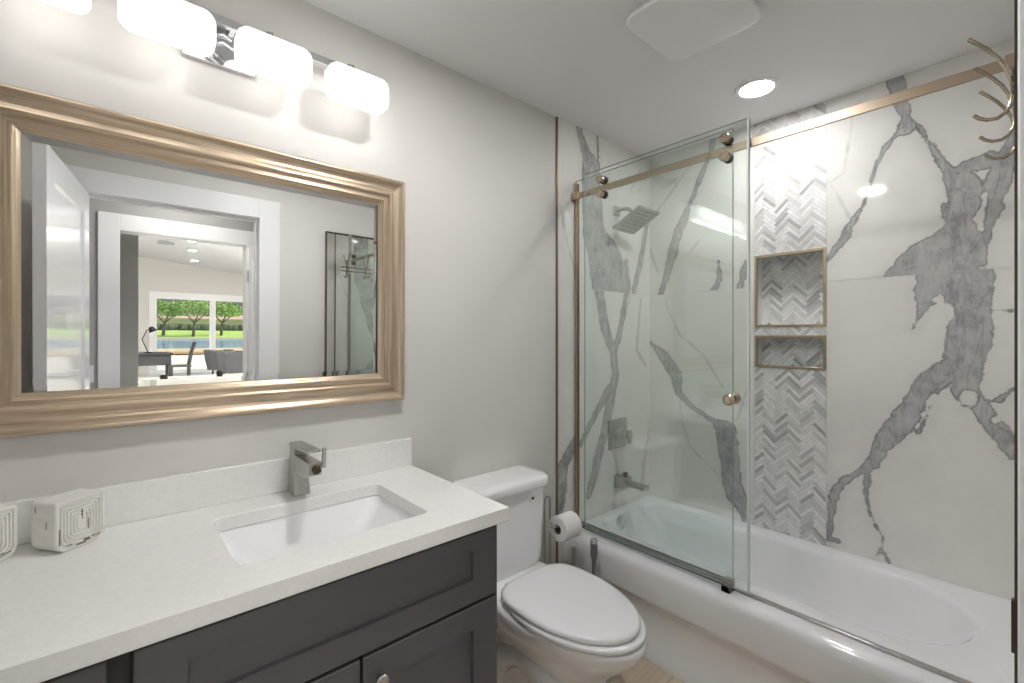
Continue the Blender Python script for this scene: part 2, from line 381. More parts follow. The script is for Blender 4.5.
VEINS = {
 'RU': [[(-1157,2476,27),(-1176,2363,26),(-1198,2264,16),(-1201,2225,32)],[(-1195,2223,11),(-1168,2204,7),(-1144,2178,8),(-1122,2143,11),(-1103,2097,6),(-1092,2062,5),(-1080,2001,3),(-1068,1956,6),(-1012,1851,13),(-983,1792,13),(-953,1751,13),(-910,1693,8)],[(-1217,2236,13),(-1238,2212,10),(-1276,2117,11),(-1317,2021,14),(-1346,1938,26),(-1352,1856,25),(-1346,1787,31),(-1312,1734,44),(-1238,1665,62),(-1163,1608,39)],[(-1352,1786,45),(-1379,1704,53),(-1371,1633,61),(-1286,1631,66)],[(-1398,1739,27),(-1406,1640,27)],[(-1497,2125,5),(-1492,2079,13),(-1475,2008,28),(-1457,1925,36),(-1445,1850,29),(-1432,1760,15),(-1422,1668,5),(-1427,1604,3)],[(-1329,2001,6),(-1379,2010,25),(-1434,2017,32)],[(-1371,1959,33),(-1390,1889,36),(-1379,1811,30),(-1357,1750,39)],[(-1312,1876,10),(-1318,1824,7),(-1329,1782,10)]],
 'RUh': [[(-1408,1802,13),(-1419,1849,9),(-1424,1892,4)],[(-1414,1616,9)]],
 'RUf': [[(-1023,2359,3),(-998,2181,4),(-987,2091,3),(-918,2054,4)],[(-926,2075,3),(-972,1973,5),(-1016,1866,5)]],
 'RL': [[(-1384,1612,66),(-1390,1448,58),(-1383,1361,66),(-1368,1269,59),(-1374,1173,42),(-1390,1125,33)],[(-1267,1625,39),(-1263,1510,37),(-1238,1438,10),(-1220,1390,4)],[(-1318,1612,41),(-1324,1541,26),(-1329,1454,10)],[(-1343,1248,40),(-1286,1194,45),(-1240,1103,41),(-1191,1011,42),(-1147,941,40),(-1127,908,34),(-1083,810,27),(-1048,772,13),(-994,726,16),(-951,651,18),(-934,537,16),(-928,444,15),(-964,438,6)],[(-1263,1044,4),(-1232,963,4)],[(-1068,781,13),(-1069,681,8),(-1078,606,5),(-1103,540,5),(-1124,509,5),(-1120,456,6),(-1147,407,4)],[(-1120,456,5),(-1100,419,4)],[(-1346,1144,16),(-1362,1095,5),(-1416,1090,27),(-1445,1038,29),(-1470,993,31),(-1495,918,15)],[(-1424,1113,8),(-1459,1125,5),(-1495,1168,6)],[(-1447,1457,3),(-1497,1451,3)]],
 'RLh': [[(-1295,1507,12)],[(-1318,1478,9),(-1324,1439,12)],[(-1315,1400,9)],[(-1382,1124,25)],[(-1283,1122,10),(-1251,1042,5)],[(-1452,1050,11)],[(-1318,1149,9),(-1301,1088,12)]],
 'RLf': [],
 'LU': [[(-411,2454,18),(-361,2330,12),(-272,2136,13),(-202,1994,26),(-158,1867,29),(-120,1725,22),(-74,1604,22)],[(-567,1746,11),(-532,1593,17)],[(-422,1764,6),(-433,1666,12),(-389,1604,12)]],
 'LUh': [],
 'LUf': [[(-286,2356,6),(-126,2185,5),(-6,2072,5)],[(-40,2332,23),(-100,2268,28),(-171,2273,14)],[(-321,1899,4),(-263,1841,6)],[(-6,1890,10),(-61,1749,7)]],
 'LL': [[(7,1353,8),(-20,1317,15),(-107,1240,33),(-171,1143,34),(-196,1029,21),(-296,951,13),(-400,901,18),(-465,857,54),(-480,748,54),(-496,592,47),(-517,523,52),(-552,450,29),(-567,402,17)]],
 'LLh': [],
 'LLf': [[(-107,1596,5),(-120,1536,6),(-196,1376,5),(-344,1256,6),(-447,1087,5)],[(-196,1029,6),(-214,876,6),(-266,730,6),(-438,605,4)],[(-587,1137,5),(-527,934,4)]],
 'FU': [[(1789,2501,17),(1805,2421,17),(1852,2322,34),(1893,2269,67),(1901,2139,76),(1918,1913,86),(2021,1770,144),(2075,1648,176)],[(1949,2461,6),(1957,2275,12),(1910,2194,35)],[(2140,1653,47),(2149,1806,17)],[(2216,1658,33),(2211,1790,14)],[(2443,2133,16),(2389,1912,23),(2347,1776,23),(2276,1605,18)]],
 'FUh': [],
 'FUf': [[(1654,2012,5),(1720,1807,6),(1773,1686,5),(1789,1600,6)],[(2358,2355,8),(2236,2181,7),(2358,2236,8)],[(1978,2101,13),(2012,1834,13)]],
 'FL': [[(1960,1639,43),(1978,1559,36),(2017,1404,37),(2089,1269,31),(2112,1151,31),(2063,998,38),(2001,810,33),(1926,631,35),(1877,520,15)],[(2075,1092,19),(2001,1020,29),(1882,883,18),(1812,799,11)],[(2216,1618,21),(2197,1531,21),(2144,1364,21),(2093,1269,20)],[(1773,820,26),(1676,715,37),(1661,544,37),(1647,454,16)]],
 'FLh': [],
 'FLf': [[(2296,1665,11),(2197,1485,10)],[(2066,787,10),(2093,716,10),(2130,614,11),(2093,426,10)],[(2476,850,16),(2389,583,19),(2368,444,15)],[(1789,704,6),(1735,552,6)],[(2358,1580,8),(2316,1282,11),(2411,1190,8)]],
}


def seg_field(P, lines):
    """P (n,2) in metres; greatest of (radius - distance) over all vein segments"""
    f = np.full(len(P), -1.0)
    for l in lines:
        l = [(a/1000., b/1000., r/1000.) for a, b, r in l]
        if len(l) == 1: l = l*2
        for (ax_, ay_, ar), (bx_, by_, br) in zip(l[:-1], l[1:]):
            d = np.array([bx_-ax_, by_-ay_]); L2 = max(d@d, 1e-9)
            t = np.clip(((P-np.array([ax_, ay_]))@d)/L2, 0, 1)
            q = np.array([ax_, ay_])+t[:, None]*d
            f = np.maximum(f, ar+(br-ar)*t-np.hypot(*(P-q).T))
    return f
def slab(plane, val, rects, name):
    """marble tiles: plane 'x' (a=y) or 'y' (a=x); rects = (a0,a1,z0,z1,key)"""
    V = []; F = []; vein = []; faint = []
    for a0, a1, z0, z1, key in rects:
        na = max(2, int(abs(a1-a0)/.008)); nz = max(2, int((z1-z0)/.008))
        A, Z = np.meshgrid(np.linspace(a0, a1, na), np.linspace(z0, z1, nz), indexing='ij')
        P = np.stack([A.ravel(), Z.ravel()], 1); b = len(V)
        f = np.minimum(seg_field(P, VEINS.get(key, [])), -seg_field(P, VEINS.get(key+'h', []))) if key else np.full(len(P), -1.)
        fa = seg_field(P, VEINS.get(key+'f', [])) if key else np.full(len(P), -1.)
        vein += list(f); faint += list(fa)
        V += [((val, p[0], p[1]) if plane == 'x' else (p[0], val, p[1])) for p in P]
        for i in range(na-1):
            for j in range(nz-1):
                F.append((b+i*nz+j, b+(i+1)*nz+j, b+(i+1)*nz+j+1, b+i*nz+j+1))
    me = bpy.data.meshes.new(name); me.from_pydata(V, [], F); me.update()
    a = me.attributes.new('vein', 'FLOAT', 'POINT'); a.data.foreach_set('value', np.array(vein, dtype=np.float32))
    a = me.attributes.new('faint', 'FLOAT', 'POINT'); a.data.foreach_set('value', np.array(faint, dtype=np.float32))
    return struct(link(name, me, M['marble'], smooth=False))
JZ, g = 1.611, .0009
slab('x', XE, [(-.0, NY1+.002, .39, JZ-g, 'LL'), (0, NY1+.002, JZ+g, CEIL, 'LU'), (NY0-.002, TUBY, .39, JZ-g, 'RL'), (NY0-.002, TUBY, JZ+g, CEIL, 'RU')], 'wall_east_marble')
slab('y', -.004, [(1.641, XE, 0.0, JZ-g, 'FL'), (1.641, XE, JZ+g, CEIL, 'FU')], 'wall_north_marble')
slab('y', TUBY, [(1.641, XE, 0.0, JZ-g, 'FL'), (1.641, XE, JZ+g, CEIL, 'FU')], 'wall_tub_end_marble')

def herring(rects, name):
    """herringbone marble mosaic pieces clipped to rects on the x plane: (x, y0, y1, z0, z1)"""
    Lp, wp, gp = .077, .0150, .0009
    bm = bmesh.new(); cl = bm.loops.layers.float_color.new('piece')
    c45 = math.sqrt(.5); rr = random.Random(3)
    tones = [(243,242,241)]*8 + [(234,233,231)]*6 + [(220,219,217)]*4 + [(202,201,200)]*2 + [(184,183,181)]
    cache = {}
    for x, y0, y1, z0, z1 in rects:
        for n in range(-40, 41):
            for k in range(-150, 150):
                ox, oy = k*wp+n*Lp, k*wp-n*Lp
                for typ, (ax_, ay_, bx_, by_) in enumerate(((ox, oy, ox+Lp, oy+wp), (ox+Lp, oy+wp-Lp, ox+Lp+wp, oy+wp))):
                    pts = [(ax_+gp, ay_+gp), (bx_-gp, ay_+gp), (bx_-gp, by_-gp), (ax_+gp, by_-gp)]
                    pts = [((p-q)*c45 - .70, (p+q)*c45 + 1.0) for p, q in pts]
                    ys = [p[0] for p in pts]; zs = [p[1] for p in pts]
                    if max(ys) < y0 or min(ys) > y1 or max(zs) < z0 or min(zs) > z1: continue
                    for ax, lim, sg in ((0, y0, 1), (0, y1, -1), (1, z0, 1), (1, z1, -1)):
                        out = []
                        for i in range(len(pts)):
                            p, q = pts[i-1], pts[i]; dp, dq = sg*(p[ax]-lim), sg*(q[ax]-lim)
                            if (dp >= 0) != (dq >= 0):
                                t = dp/(dp-dq); out.append((p[0]+(q[0]-p[0])*t, p[1]+(q[1]-p[1])*t))
                            if dq >= 0: out.append(q)
                        pts = out
                        if len(pts) < 3: break
                    if len(pts) < 3: continue
                    key = (n, k, typ)
                    if key not in cache: cache[key] = srgb(*rr.choice(tones))
                    c = cache[key]
                    try: f = bm.faces.new([bm.verts.new((x, p[0], p[1])) for p in pts])
                    except ValueError: continue
                    for lo in f.loops: lo[cl] = c
    bmesh.ops.recalc_face_normals(bm, faces=bm.faces[:])
    for f in bm.faces:
        f.normal_update()
        if f.normal.x > 0: f.normal_flip()
    me = bpy.data.meshes.new(name); bm.to_mesh(me); bm.free()
    return struct(link(name, me, M['mosaic'], smooth=False))
herring([(XE, NY0, NY1, .39, NZ[0][0]), (XE, NY0, NY1, NZ[0][1], NZ[1][0]), (XE, NY0, NY1, NZ[1][1], CEIL)], 'wall_east_mosaic')
herring([(XE+.092, NY0, NY1, NZ[0][0], NZ[0][1]), (XE+.092, NY0, NY1, NZ[1][0], NZ[1][1])], 'wall_niche_mosaic')
m = MB()   # plain marble returns lining the niches
for z0, z1 in NZ:
    m.box((XE+.002, NY0-.006, z0-.006), (XE+.095, NY0, z1+.006)); m.box((XE+.002, NY1, z0-.006), (XE+.095, NY1+.006, z1+.006))
    m.box((XE+.002, NY0, z0-.006), (XE+.095, NY1, z0)); m.box((XE+.002, NY0, z1), (XE+.095, NY1, z1+.006))
struct(m.build('wall_niche_lining', M['quartz'], smooth=False))
for i, (z0, z1) in enumerate(NZ):
    m = MB(); q = .011
    for (ya, yb, za, zb) in ((NY0-.002, NY0+q, z0-.002, z1+.002), (NY1-q, NY1+.002, z0-.002, z1+.002), (NY0+q, NY1-q, z0-.002, z0+q), (NY0+q, NY1-q, z1-q, z1+.002)):
        m.box((XE-.004, ya, za), (XE+.012, yb, zb))
    struct(m.build('trim_%d' % (i+1), M['brass'], bevel=.001))
# metal edge strips of the tile on the mirror wall, and the door casing
m = MB(); m.box((1.630, -.007, 0), (1.641, 0, CEIL)); struct(m.build('trim_3', M['bronze'], bevel=.001))
m = MB(); m.box((1.630, YS, 0), (1.641, TUBY+.002, CEIL)); struct(m.build('trim_4', M['bronze'], bevel=.001))
def casing(name, x0, x1, top, yw, side, w=.112, t=.018):
    """flat door casing on wall face yw, standing out to side*y, with a raised outer band"""
    m = MB(); a, b = (yw, yw+side*t) if side > 0 else (yw+side*t, yw)
    m.box((x0-w, a, 0), (x0, b, top+w)); m.box((x1, a, 0), (x1+w, b, top+w)); m.box((x0, a, top), (x1, b, top+w))
    return struct(m.build(name, M['trim'], bevel=.002))
casing('trim_5', DX0, DX1, DH, YS, 1)
casing('trim_6', DX0, DX1, DH, -1.675, -1)
m = MB(); m.box((DX0-.018, -1.675, 0), (DX0, YS, DH+.018)); m.box((DX1, -1.675, 0), (DX1+.018, YS, DH+.018)); m.box((DX0, -1.675, DH), (DX1, YS, DH+.018))
m.box((DX0, -1.63, 0), (DX0+.011, -1.594, DH)); m.box((DX1-.011, -1.63, 0), (DX1, -1.594, DH)); m.box((DX0+.011, -1.63, DH-.011), (DX1-.011, -1.594, DH))
struct(m.build('trim_7', M['trim']))
m = MB(); m.box((.80, -.014, 0), (1.63, 0, .11)); struct(m.build('baseboard_north', M['trim'], bevel=.003))
m = MB(); m.box((.757, YS, 0), (1.02, YS+.012, .11)); struct(m.build('baseboard_south', M['trim'], bevel=.003))

# the bathroom door, swung in against the west side
def leaf(name, hinge, ang, mat, width=.755, h=2.03, t=.035):
    root = bpy.data.objects.new(name, None); COL.objects.link(root); root.location = hinge; root.rotation_euler = (0, 0, ang); root['kind'] = 'structure'
    OFF[root.name] = Vector((0,0,0))
    m = MB()
    # slab along +x, faces at y=0 and y=-t, one recessed panel on both faces
    def rect(a, y): return [Vector((a, y, .012+a*1.0)), Vector((width-a, y, .012+a)), Vector((width-a, y, h-a)), Vector((a, y, h-a))]
    m.ring_loft([rect(.125, -.010), rect(.117, -.010), rect(.109, 0), rect(0, 0), rect(0, -t), rect(.109, -t), rect(.117, -t+.010), rect(.125, -t+.010)], smooth=False)
    m.build('door_leaf', mat, root, local=True, smooth=False)
    m = MB(); m.cyl((width-.06, .0, .96), (width-.06, .012, .96), .028); m.cyl((width-.06, .012, .96), (width-.06, .05, .96), .009)
    m.box((width-.165, .042, .952), (width-.05, .056, .968)); m.build('lever_handle', M['nickel'], root, bevel=.003, local=True)
    for z in (.22, 1.0, 1.80):
        m = MB(); m.cyl((-.004, .004, z-.045), (-.004, .004, z+.045), .007, n=12); m.build('hinge', M['nickel'], root, local=True)
    return root
leaf('door_1', (DX0-.018, -1.536, 0), R(96.5), M['door'])

# mirrored closet door on the door wall, beside the casing
d2 = bpy.data.objects.new('door_2', None); COL.objects.link(d2); d2.location = (1.03, YS, 0); d2['kind'] = 'structure'; OFF[d2.name] = Vector((1.03, YS, 0))
CX0, CX1, CH = 1.03, 1.62, 2.025
m = MB(); m.box((CX0, YS, .012), (CX1, -1.530, CH)); m.build('door_leaf', M['bronze'], d2)
m = MB(); m.box((CX0+.006, -1.531, .02), (CX1-.006, -1.5275, CH-.010)); m.build('mirror_panel', M['closet_mirror'], d2)
m = MB(); e_ = .005
m.box((CX0, -1.531, .012), (CX0+e_, -1.527, CH)); m.box((CX1-e_, -1.531, .012), (CX1, -1.527, CH)); m.box((CX0+e_, -1.531, CH-.012), (CX1-e_, -1.527, CH))
m.build('edge_frame', M['darkmetal'], d2)
m = MB(); m.box((CX0+.002, -1.5275, .872), (CX0+.016, -1.5236, .952)); m.build('pull_handle', M['darkmetal'], d2, bevel=.001)

# hall and the great room beyond it (seen in the mirror)
HY = -2.60
m = MB(); m.box((-1.6, HY-.12, -.05), (2.6, -1.675, 0)); m.box((-2.5, -16.4, -.05), (7, HY-.12, 0)); struct(m.build('floor_hall', M['palefloor']))
m = MB(); m.box((-1.6, HY-.12, CEIL), (2.6, -1.675, CEIL+.08)); struct(m.build('ceiling_hall', M['ceil']))
m = MB(); m.box((-1.7, HY, 0), (-1.6, -1.675, CEIL)); m.box((2.6, HY, 0), (2.7, -1.675, CEIL))
H0, H1 = .018, .775
m.box((-2.6, HY-.12, 0), (H0-.018, HY, 4.1)); m.box((H1+.018, HY-.12, 0), (7.1, HY, 4.1)); m.box((H0-.018, HY-.12, DH+.018), (H1+.018, HY, 4.1))
struct(m.build('wall_hall', M['hallwall']))
casing('trim_8', H0, H1, DH, HY, 1)
m = MB(); m.box((H0-.018, HY-.12, 0), (H0, HY, DH+.018)); m.box((H1, HY-.12, 0), (H1+.018, HY, DH+.018)); m.box((H0, HY-.12, DH), (H1, HY, DH+.018)); struct(m.build('trim_9', M['trim']))
leaf('door_3', (H1+.014, HY+.02, 0), R(88), M['door'])
# great room shell with a sloping ceiling
m = MB()
x0, x1, ya, yb = -2.6, 7.1, -16.4, HY-.12
zc = lambda x: 3.62-.105*x
m.ring_loft([[Vector((x0, ya, zc(x0))), Vector((x1, ya, zc(x1))), Vector((x1, yb, zc(x1))), Vector((x0, yb, zc(x0)))],
             [Vector((x0, ya, zc(x0)+.1)), Vector((x1, ya, zc(x1)+.1)), Vector((x1, yb, zc(x1)+.1)), Vector((x0, yb, zc(x0)+.1))]], smooth=False)
struct(m.build('ceiling_great_room', M['ceil']))
SX0, SX1, SH = .86, 6.2, 2.42
m = MB()
m.box((-2.6, -16.4, 0), (SX0, -16.3, 4.0)); m.box((SX1, -16.4, 0), (7.1, -16.3, 4.0)); m.box((SX0, -16.4, SH), (SX1, -16.3, 4.0))
m.box((-2.6, -16.3, 0), (-2.5, HY-.12, 4.0)); m.box((7.0, -16.3, 0), (7.1, HY-.12, 4.0))
struct(m.build('wall_great_room', M['wall']))
m = MB(); m.box((-2.5, -3.45, 0), (.135, -3.3, 3.58)); struct(m.build('wall_great_room_return', M['hallwall']))
# sliding window
wn = bpy.data.objects.new('window_1', None); COL.objects.link(wn); wn.location = (SX0, -16.3, 0); wn['kind'] = 'structure'; OFF[wn.name] = Vector((SX0, -16.3, 0))
m = MB(); m.box((SX0-.11, -16.3, 0), (SX0, -16.27, SH+.11)); m.box((SX0, -16.3, SH), (SX1, -16.27, SH+.11)); m.box((SX1, -16.3, 0), (SX1+.11, -16.27, SH+.11))
m.box((SX0, -16.38, 0), (SX0+.08, -16.3, SH)); m.box((SX0+.08, -16.38, SH-.1), (SX1, -16.3, SH)); m.box((SX0+.08, -16.38, 0), (SX1, -16.3, .09))
for xx in (2.42, 4.2): m.box((xx-.06, -16.38, .09), (xx+.06, -16.3, SH-.1))
m.build('window_frame', M['trim'], wn)
m = MB(); m.box((SX0+.08, -16.345, .09), (SX1, -16.335, SH-.1)); m.build('window_glass', M['window'], wn)

# ================================================================== VANITY
vc = thing('vanity_cabinet', 'charcoal shaker vanity cabinet under the white countertop', 'cabinet', (.19, -.28, 0))
VX0, VX1 = -.42, .797
m = MB(); m.box((VX0, -.538, .10), (VX1, -.004, .70)); m.box((VX0, -.538, .70), (VX1, -.52, .839)); m.box((VX1-.018, -.52, .70), (VX1, -.004, .839)); m.box((VX0, -.52, .70), (VX0+.018, -.004, .839))
m.box((VX0+.018, -.02, .70), (VX1-.018, -.004, .839))
m.build('body', M['gap'], vc, smooth=False)
m = MB(); m.box((VX0+.01, -.47, 0), (VX1-.01, -.02, .10)); m.build('toe_kick', M['gap'], vc, smooth=False)
m = MB(); m.box((VX1, -.558, .0), (VX1+.008, -.004, .839)); m.build('side_panel', M['cab'], vc, bevel=.001)
def shaker(name, x0, x1, z0, z1, rx, rb, rt, handle=None):
    m = MB(); yf, yb, yr = -.560, -.539, -.551
    R_ = lambda l, r, b, t, y: [Vector((x0+l, y, z0+b)), Vector((x1-r, y, z0+b)), Vector((x1-r, y, z1-t)), Vector((x0+l, y, z1-t))]
    m.ring_loft([R_(0,0,0,0,yb), R_(0,0,0,0,yf+.002), R_(.002,.002,.002,.002,yf), R_(rx,rx,rb,rt,yf), R_(rx+.002,rx+.002,rb+.002,rt+.002,yr)], smooth=False)
    o = m.build(name, M['cab'], vc, smooth=False)
    if handle:
        hx, hz = handle; k = MB(); k.lathe([(.0055,0),(.0055,.012),(.009,.016),(.0145,.021),(.0155,.026),(.013,.030),(.0,.031)], (hx, yf, hz), (0,-1,0), 24)
        k.build('knob', M['chrome'], o)
    return o
shaker('drawer_front', .021, VX1, .642, .828, .075, .062, .047)
shaker('door', .021, .411, .112, .634, .075, .065, .065, (.377, .580))
shaker('door', .417, VX1, .112, .634, .075, .065, .065, (.452, .580))
for z0, z1 in ((.642, .828), (.382, .634), (.112, .374)):
    shaker('drawer', -.405, -.012, z0, z1, .06, .05, .05, (-.21, (z0+z1)/2))

ct = thing('countertop', 'white quartz countertop with backsplash on the charcoal vanity', 'countertop', (.19, -.29, .84))
SK = (.19, .645, -.462, -.134)
def holed(name, outer, inner, z0, z1, mat, parent, bevel=0):
    bm = bmesh.new(); L = []
    for z in (z0, z1):
        vo = [bm.verts.new((*p, z)) for p in outer]; vi = [bm.verts.new((*p, z)) for p in inner]
        ed = [bm.edges.new((vs[i], vs[(i+1) % len(vs)])) for vs in (vo, vi) for i in range(len(vs))]
        bmesh.ops.triangle_fill(bm, edges=ed, use_beauty=True, use_dissolve=True)
        L.append((vo, vi))
    for k in (0, 1):
        a, b = L[0][k], L[1][k]
        for i in range(len(a)): bm.faces.new((a[i], a[(i+1) % len(a)], b[(i+1) % len(a)], b[i]))
    bmesh.ops.recalc_face_normals(bm, faces=bm.faces[:])
    me = bpy.data.meshes.new(name); bm.to_mesh(me); bm.free()
    return link(name, me, mat, parent, bevel=bevel, ang=30)
holed('counter_slab', [(-.445,-.577),(.834,-.577),(.834,-.001),(-.445,-.001)], rrect(*SK, .022, 6), .84, .878, M['quartz'], ct, .0025)
m = MB(); m.box((-.445, -.021, .8785), (.832, -.001, .979)); m.build('backsplash', M['quartz'], ct, bevel=.002)

sk = thing('undermount_sink', 'rectangular white porcelain sink set under the countertop', 'sink', (.417, -.3, .70))
m = MB()
def sring(gx0, gx1, gy0, gy1, r, z): return [Vector((*p, z)) for p in rrect(SK[0]+gx0, SK[1]-gx1, SK[2]+gy0, SK[3]-gy1, r, 6)]
m.ring_loft([sring(-.02,-.02,-.02,-.02,.03,.8385), sring(-.004,-.004,-.004,-.004,.03,.8385), sring(-.002,-.002,-.002,-.002,.03,.832), sring(.004,.004,.004,.004,.034,.818), sring(.085,.085,.022,.022,.05,.735),
             sring(.105,.105,.04,.04,.06,.722), sring(.17,.17,.12,.12,.04,.716), sring(.20,.20,.15,.15,.013,.714)], cap0=False)
m.ring_loft([sring(-.02,-.02,-.02,-.02,.03,.8385), sring(.08,.08,.01,.01,.05,.715), sring(.16,.16,.1,.1,.05,.702)], cap0=False)
m.build('basin', M['porc'], sk, ang=50)
m = MB(); m.lathe([(.024,0),(.024,.003),(.018,.004),(.016,.002),(0,.002)], (.417, -.3, .7155), n=24); m.build('drain', M['chrome'], sk)

fa = thing('faucet', 'brushed nickel square faucet on the white counter behind the sink', 'faucet', (.424, -.06, .878))
m = MB()
def rq(x0, x1, y0, y1, z): return [Vector((x0,y0,z)), Vector((x1,y0,z)), Vector((x1,y1,z)), Vector((x0,y1,z))]
m.ring_loft([rq(.400,.448,-.094,-.032,.8785), rq(.4005,.4475,-.093,-.033,.884), rq(.404,.442,-.082,-.036,.975), rq(.406,.440,-.078,-.036,1.018)], smooth=False)
m.build('body', M['nickel'], fa, bevel=.002)
m = MB()
m.ring_loft([[Vector((x, -.075, .945)), Vector((x, -.165, .948)), Vector((x, -.218, .966)), Vector((x, -.218, 1.001)), Vector((x, -.075, .999))] for x in (.405, .441)], smooth=False)
sp = m.build('spout', M['nickel'], fa, bevel=.002)
m = MB(); m.cyl((.424, -.219, .984), (.424, -.228, .980), .013, n=6); m.build('aerator', M['darkmetal'], sp)
m = MB()
m.ring_loft([[Vector((x, -.030, 1.019)), Vector((x, -.030, 1.030)), Vector((x, -.205, 1.034)), Vector((x, -.205, 1.027)), Vector((x, -.09, 1.019))] for x in (.404, .442)], smooth=False)
m.build('lever', M['nickel'], fa, bevel=.0015)
m = MB(); m.box((.437, -.231, .985), (.449, -.224, 1.046), rot=Matrix.Rotation(R(8), 3, 'X')); m.build('front_blade', M['nickel'], fa, bevel=.002)

# carved blocks on the counter
def block(loc, rot, label):
    t = thing('carved_block', label, 'ornament', loc, rot, 'whitewashed carved blocks on the counter')
    W, D, H = .100, .075, .112
    m = MB()
    out = lambda i, y: [Vector((x, y, z)) for x, z in rrect(i, W-i, i, H-i, [max(.004,.007-i*.3), max(.004,.007-i*.3), max(.024-i*.5,.004), max(.024-i*.5,.004)], 5)]
    rings = [out(.003, D), out(0, D-.003), out(0, .003), out(.002, 0)]
    for k in range(6):
        a = .007+k*.0062
        rings += [out(a, 0), out(a+.0008, .0035), out(a+.0030, .0035), out(a+.0038, 0)]
    m.ring_loft(rings, smooth=False)
    m.build('block_body', M['wash'], t, local=True, smooth=False)
    rw = random.Random(len(label))
    for x, z, dx, dz in ((.006, .018, .0022, .036), (.050, .062, .0018, .022), (.062, .036, .0016, .024), (.054, .010, .012, .0045), (.040, .006, .018, .002), (.072, .014, .016, .0018), (.020, .012, .010, .0018)):
        m = MB(); m.box((x, -.0006, z), (x+dx, .0022, z+dz)); m.build('scratch', M['wear'], t, local=True, smooth=False)
    for y, z, dz in ((.058, .088, .014), (.026, .055, .016)):
        m = MB(); m.box((-.0006, y, z), (.002, y+.002, z+dz)); m.build('scratch', M['wear'], t, local=True, smooth=False)
    return t
block((-.100, -.150, .8785), R(36), 'whitewashed carved wooden block, the whole one nearer the sink')
block((-.243, -.150, .8785), R(36), 'whitewashed carved wooden block farther from the sink, partly out of frame')

# ================================================================== MIRROR AND LIGHT ON THE WALL
MX0, MX1, MZ0, MZ1 = -.264, .797, 1.128, 1.923
wm = thing('wall_mirror', 'wide mirror with a ground edge in a champagne moulded frame above the vanity', 'mirror', ((MX0+MX1)/2, -.0, MZ0))
wm.rotation_euler = (R(.45), 0, 0)
prof = [(0,0),(0,.024),(.003,.030),(.008,.033),(.013,.032),(.017,.027),(.024,.0225),(.032,.021),(.040,.022),(.046,.026),(.052,.031),(.058,.033),(.063,.031),(.066,.026),(.068,.023),(.074,.0225),(.077,.0245),(.082,.0245),(.085,.020),(.090,.019),(.093,.017),(.0985,.015),(.100,.010),(.100,.0)]
W_, H_ = MX1-MX0, MZ1-MZ0
bm = bmesh.new(); uvl = bm.loops.layers.uv.new('UVMap')
cum = [0]
for a, b in zip(prof[:-1], prof[1:]): cum.append(cum[-1]+math.hypot(b[0]-a[0], b[1]-a[1]))
for side in range(4):
    def pt(w, d, end):
        if side == 0: return Vector((-W_/2+w if end == 0 else W_/2-w, -d-.004, w)), (w if end == 0 else W_-w)
        if side == 1: return Vector((W_/2-w, -d-.004, w if end == 0 else H_-w)), (w if end == 0 else H_-w)
        if side == 2: return Vector((W_/2-w if end == 0 else -W_/2+w, -d-.004, H_-w)), (w if end == 0 else W_-w)
        return Vector((-W_/2+w, -d-.004, H_-w if end == 0 else w)), (w if end == 0 else H_-w)
    va = [bm.verts.new(pt(w, d, 0)[0]) for w, d in prof]; vb = [bm.verts.new(pt(w, d, 1)[0]) for w, d in prof]
    for i in range(len(prof)-1):
        f = bm.faces.new((va[i], vb[i], vb[i+1], va[i+1])); f.smooth = True
        for lo in f.loops:
            for j in (i, i+1):
                if lo.vert is va[j]: lo[uvl].uv = (cum[j]+side*.31, pt(*prof[j], 0)[1])
                if lo.vert is vb[j]: lo[uvl].uv = (cum[j]+side*.31, pt(*prof[j], 1)[1])
bmesh.ops.recalc_face_normals(bm, faces=bm.faces[:])
me = bpy.data.meshes.new('frame'); bm.to_mesh(me); bm.free()
link('frame', me, M['frame'], wm, local=True, ang=50)
m = MB(); gx, g0, g1 = W_/2-.099, .099, H_-.099
q = lambda i, y: [Vector((-gx+i, y, g0+i)), Vector((gx-i, y, g0+i)), Vector((gx-i, y, g1-i)), Vector((-gx+i, y, g1-i))]
m.ring_loft([q(0, -.009), q(0, -.0172), q(.016, -.0182)], smooth=False)
m.build('mirror_glass', M['mirror'], wm, local=True, smooth=False)
m = MB(); m.box((-W_/2+.02, -.005, .03), (W_/2-.02, -.001, H_-.03)); m.build('backing_board', M['gap'], wm, local=True)

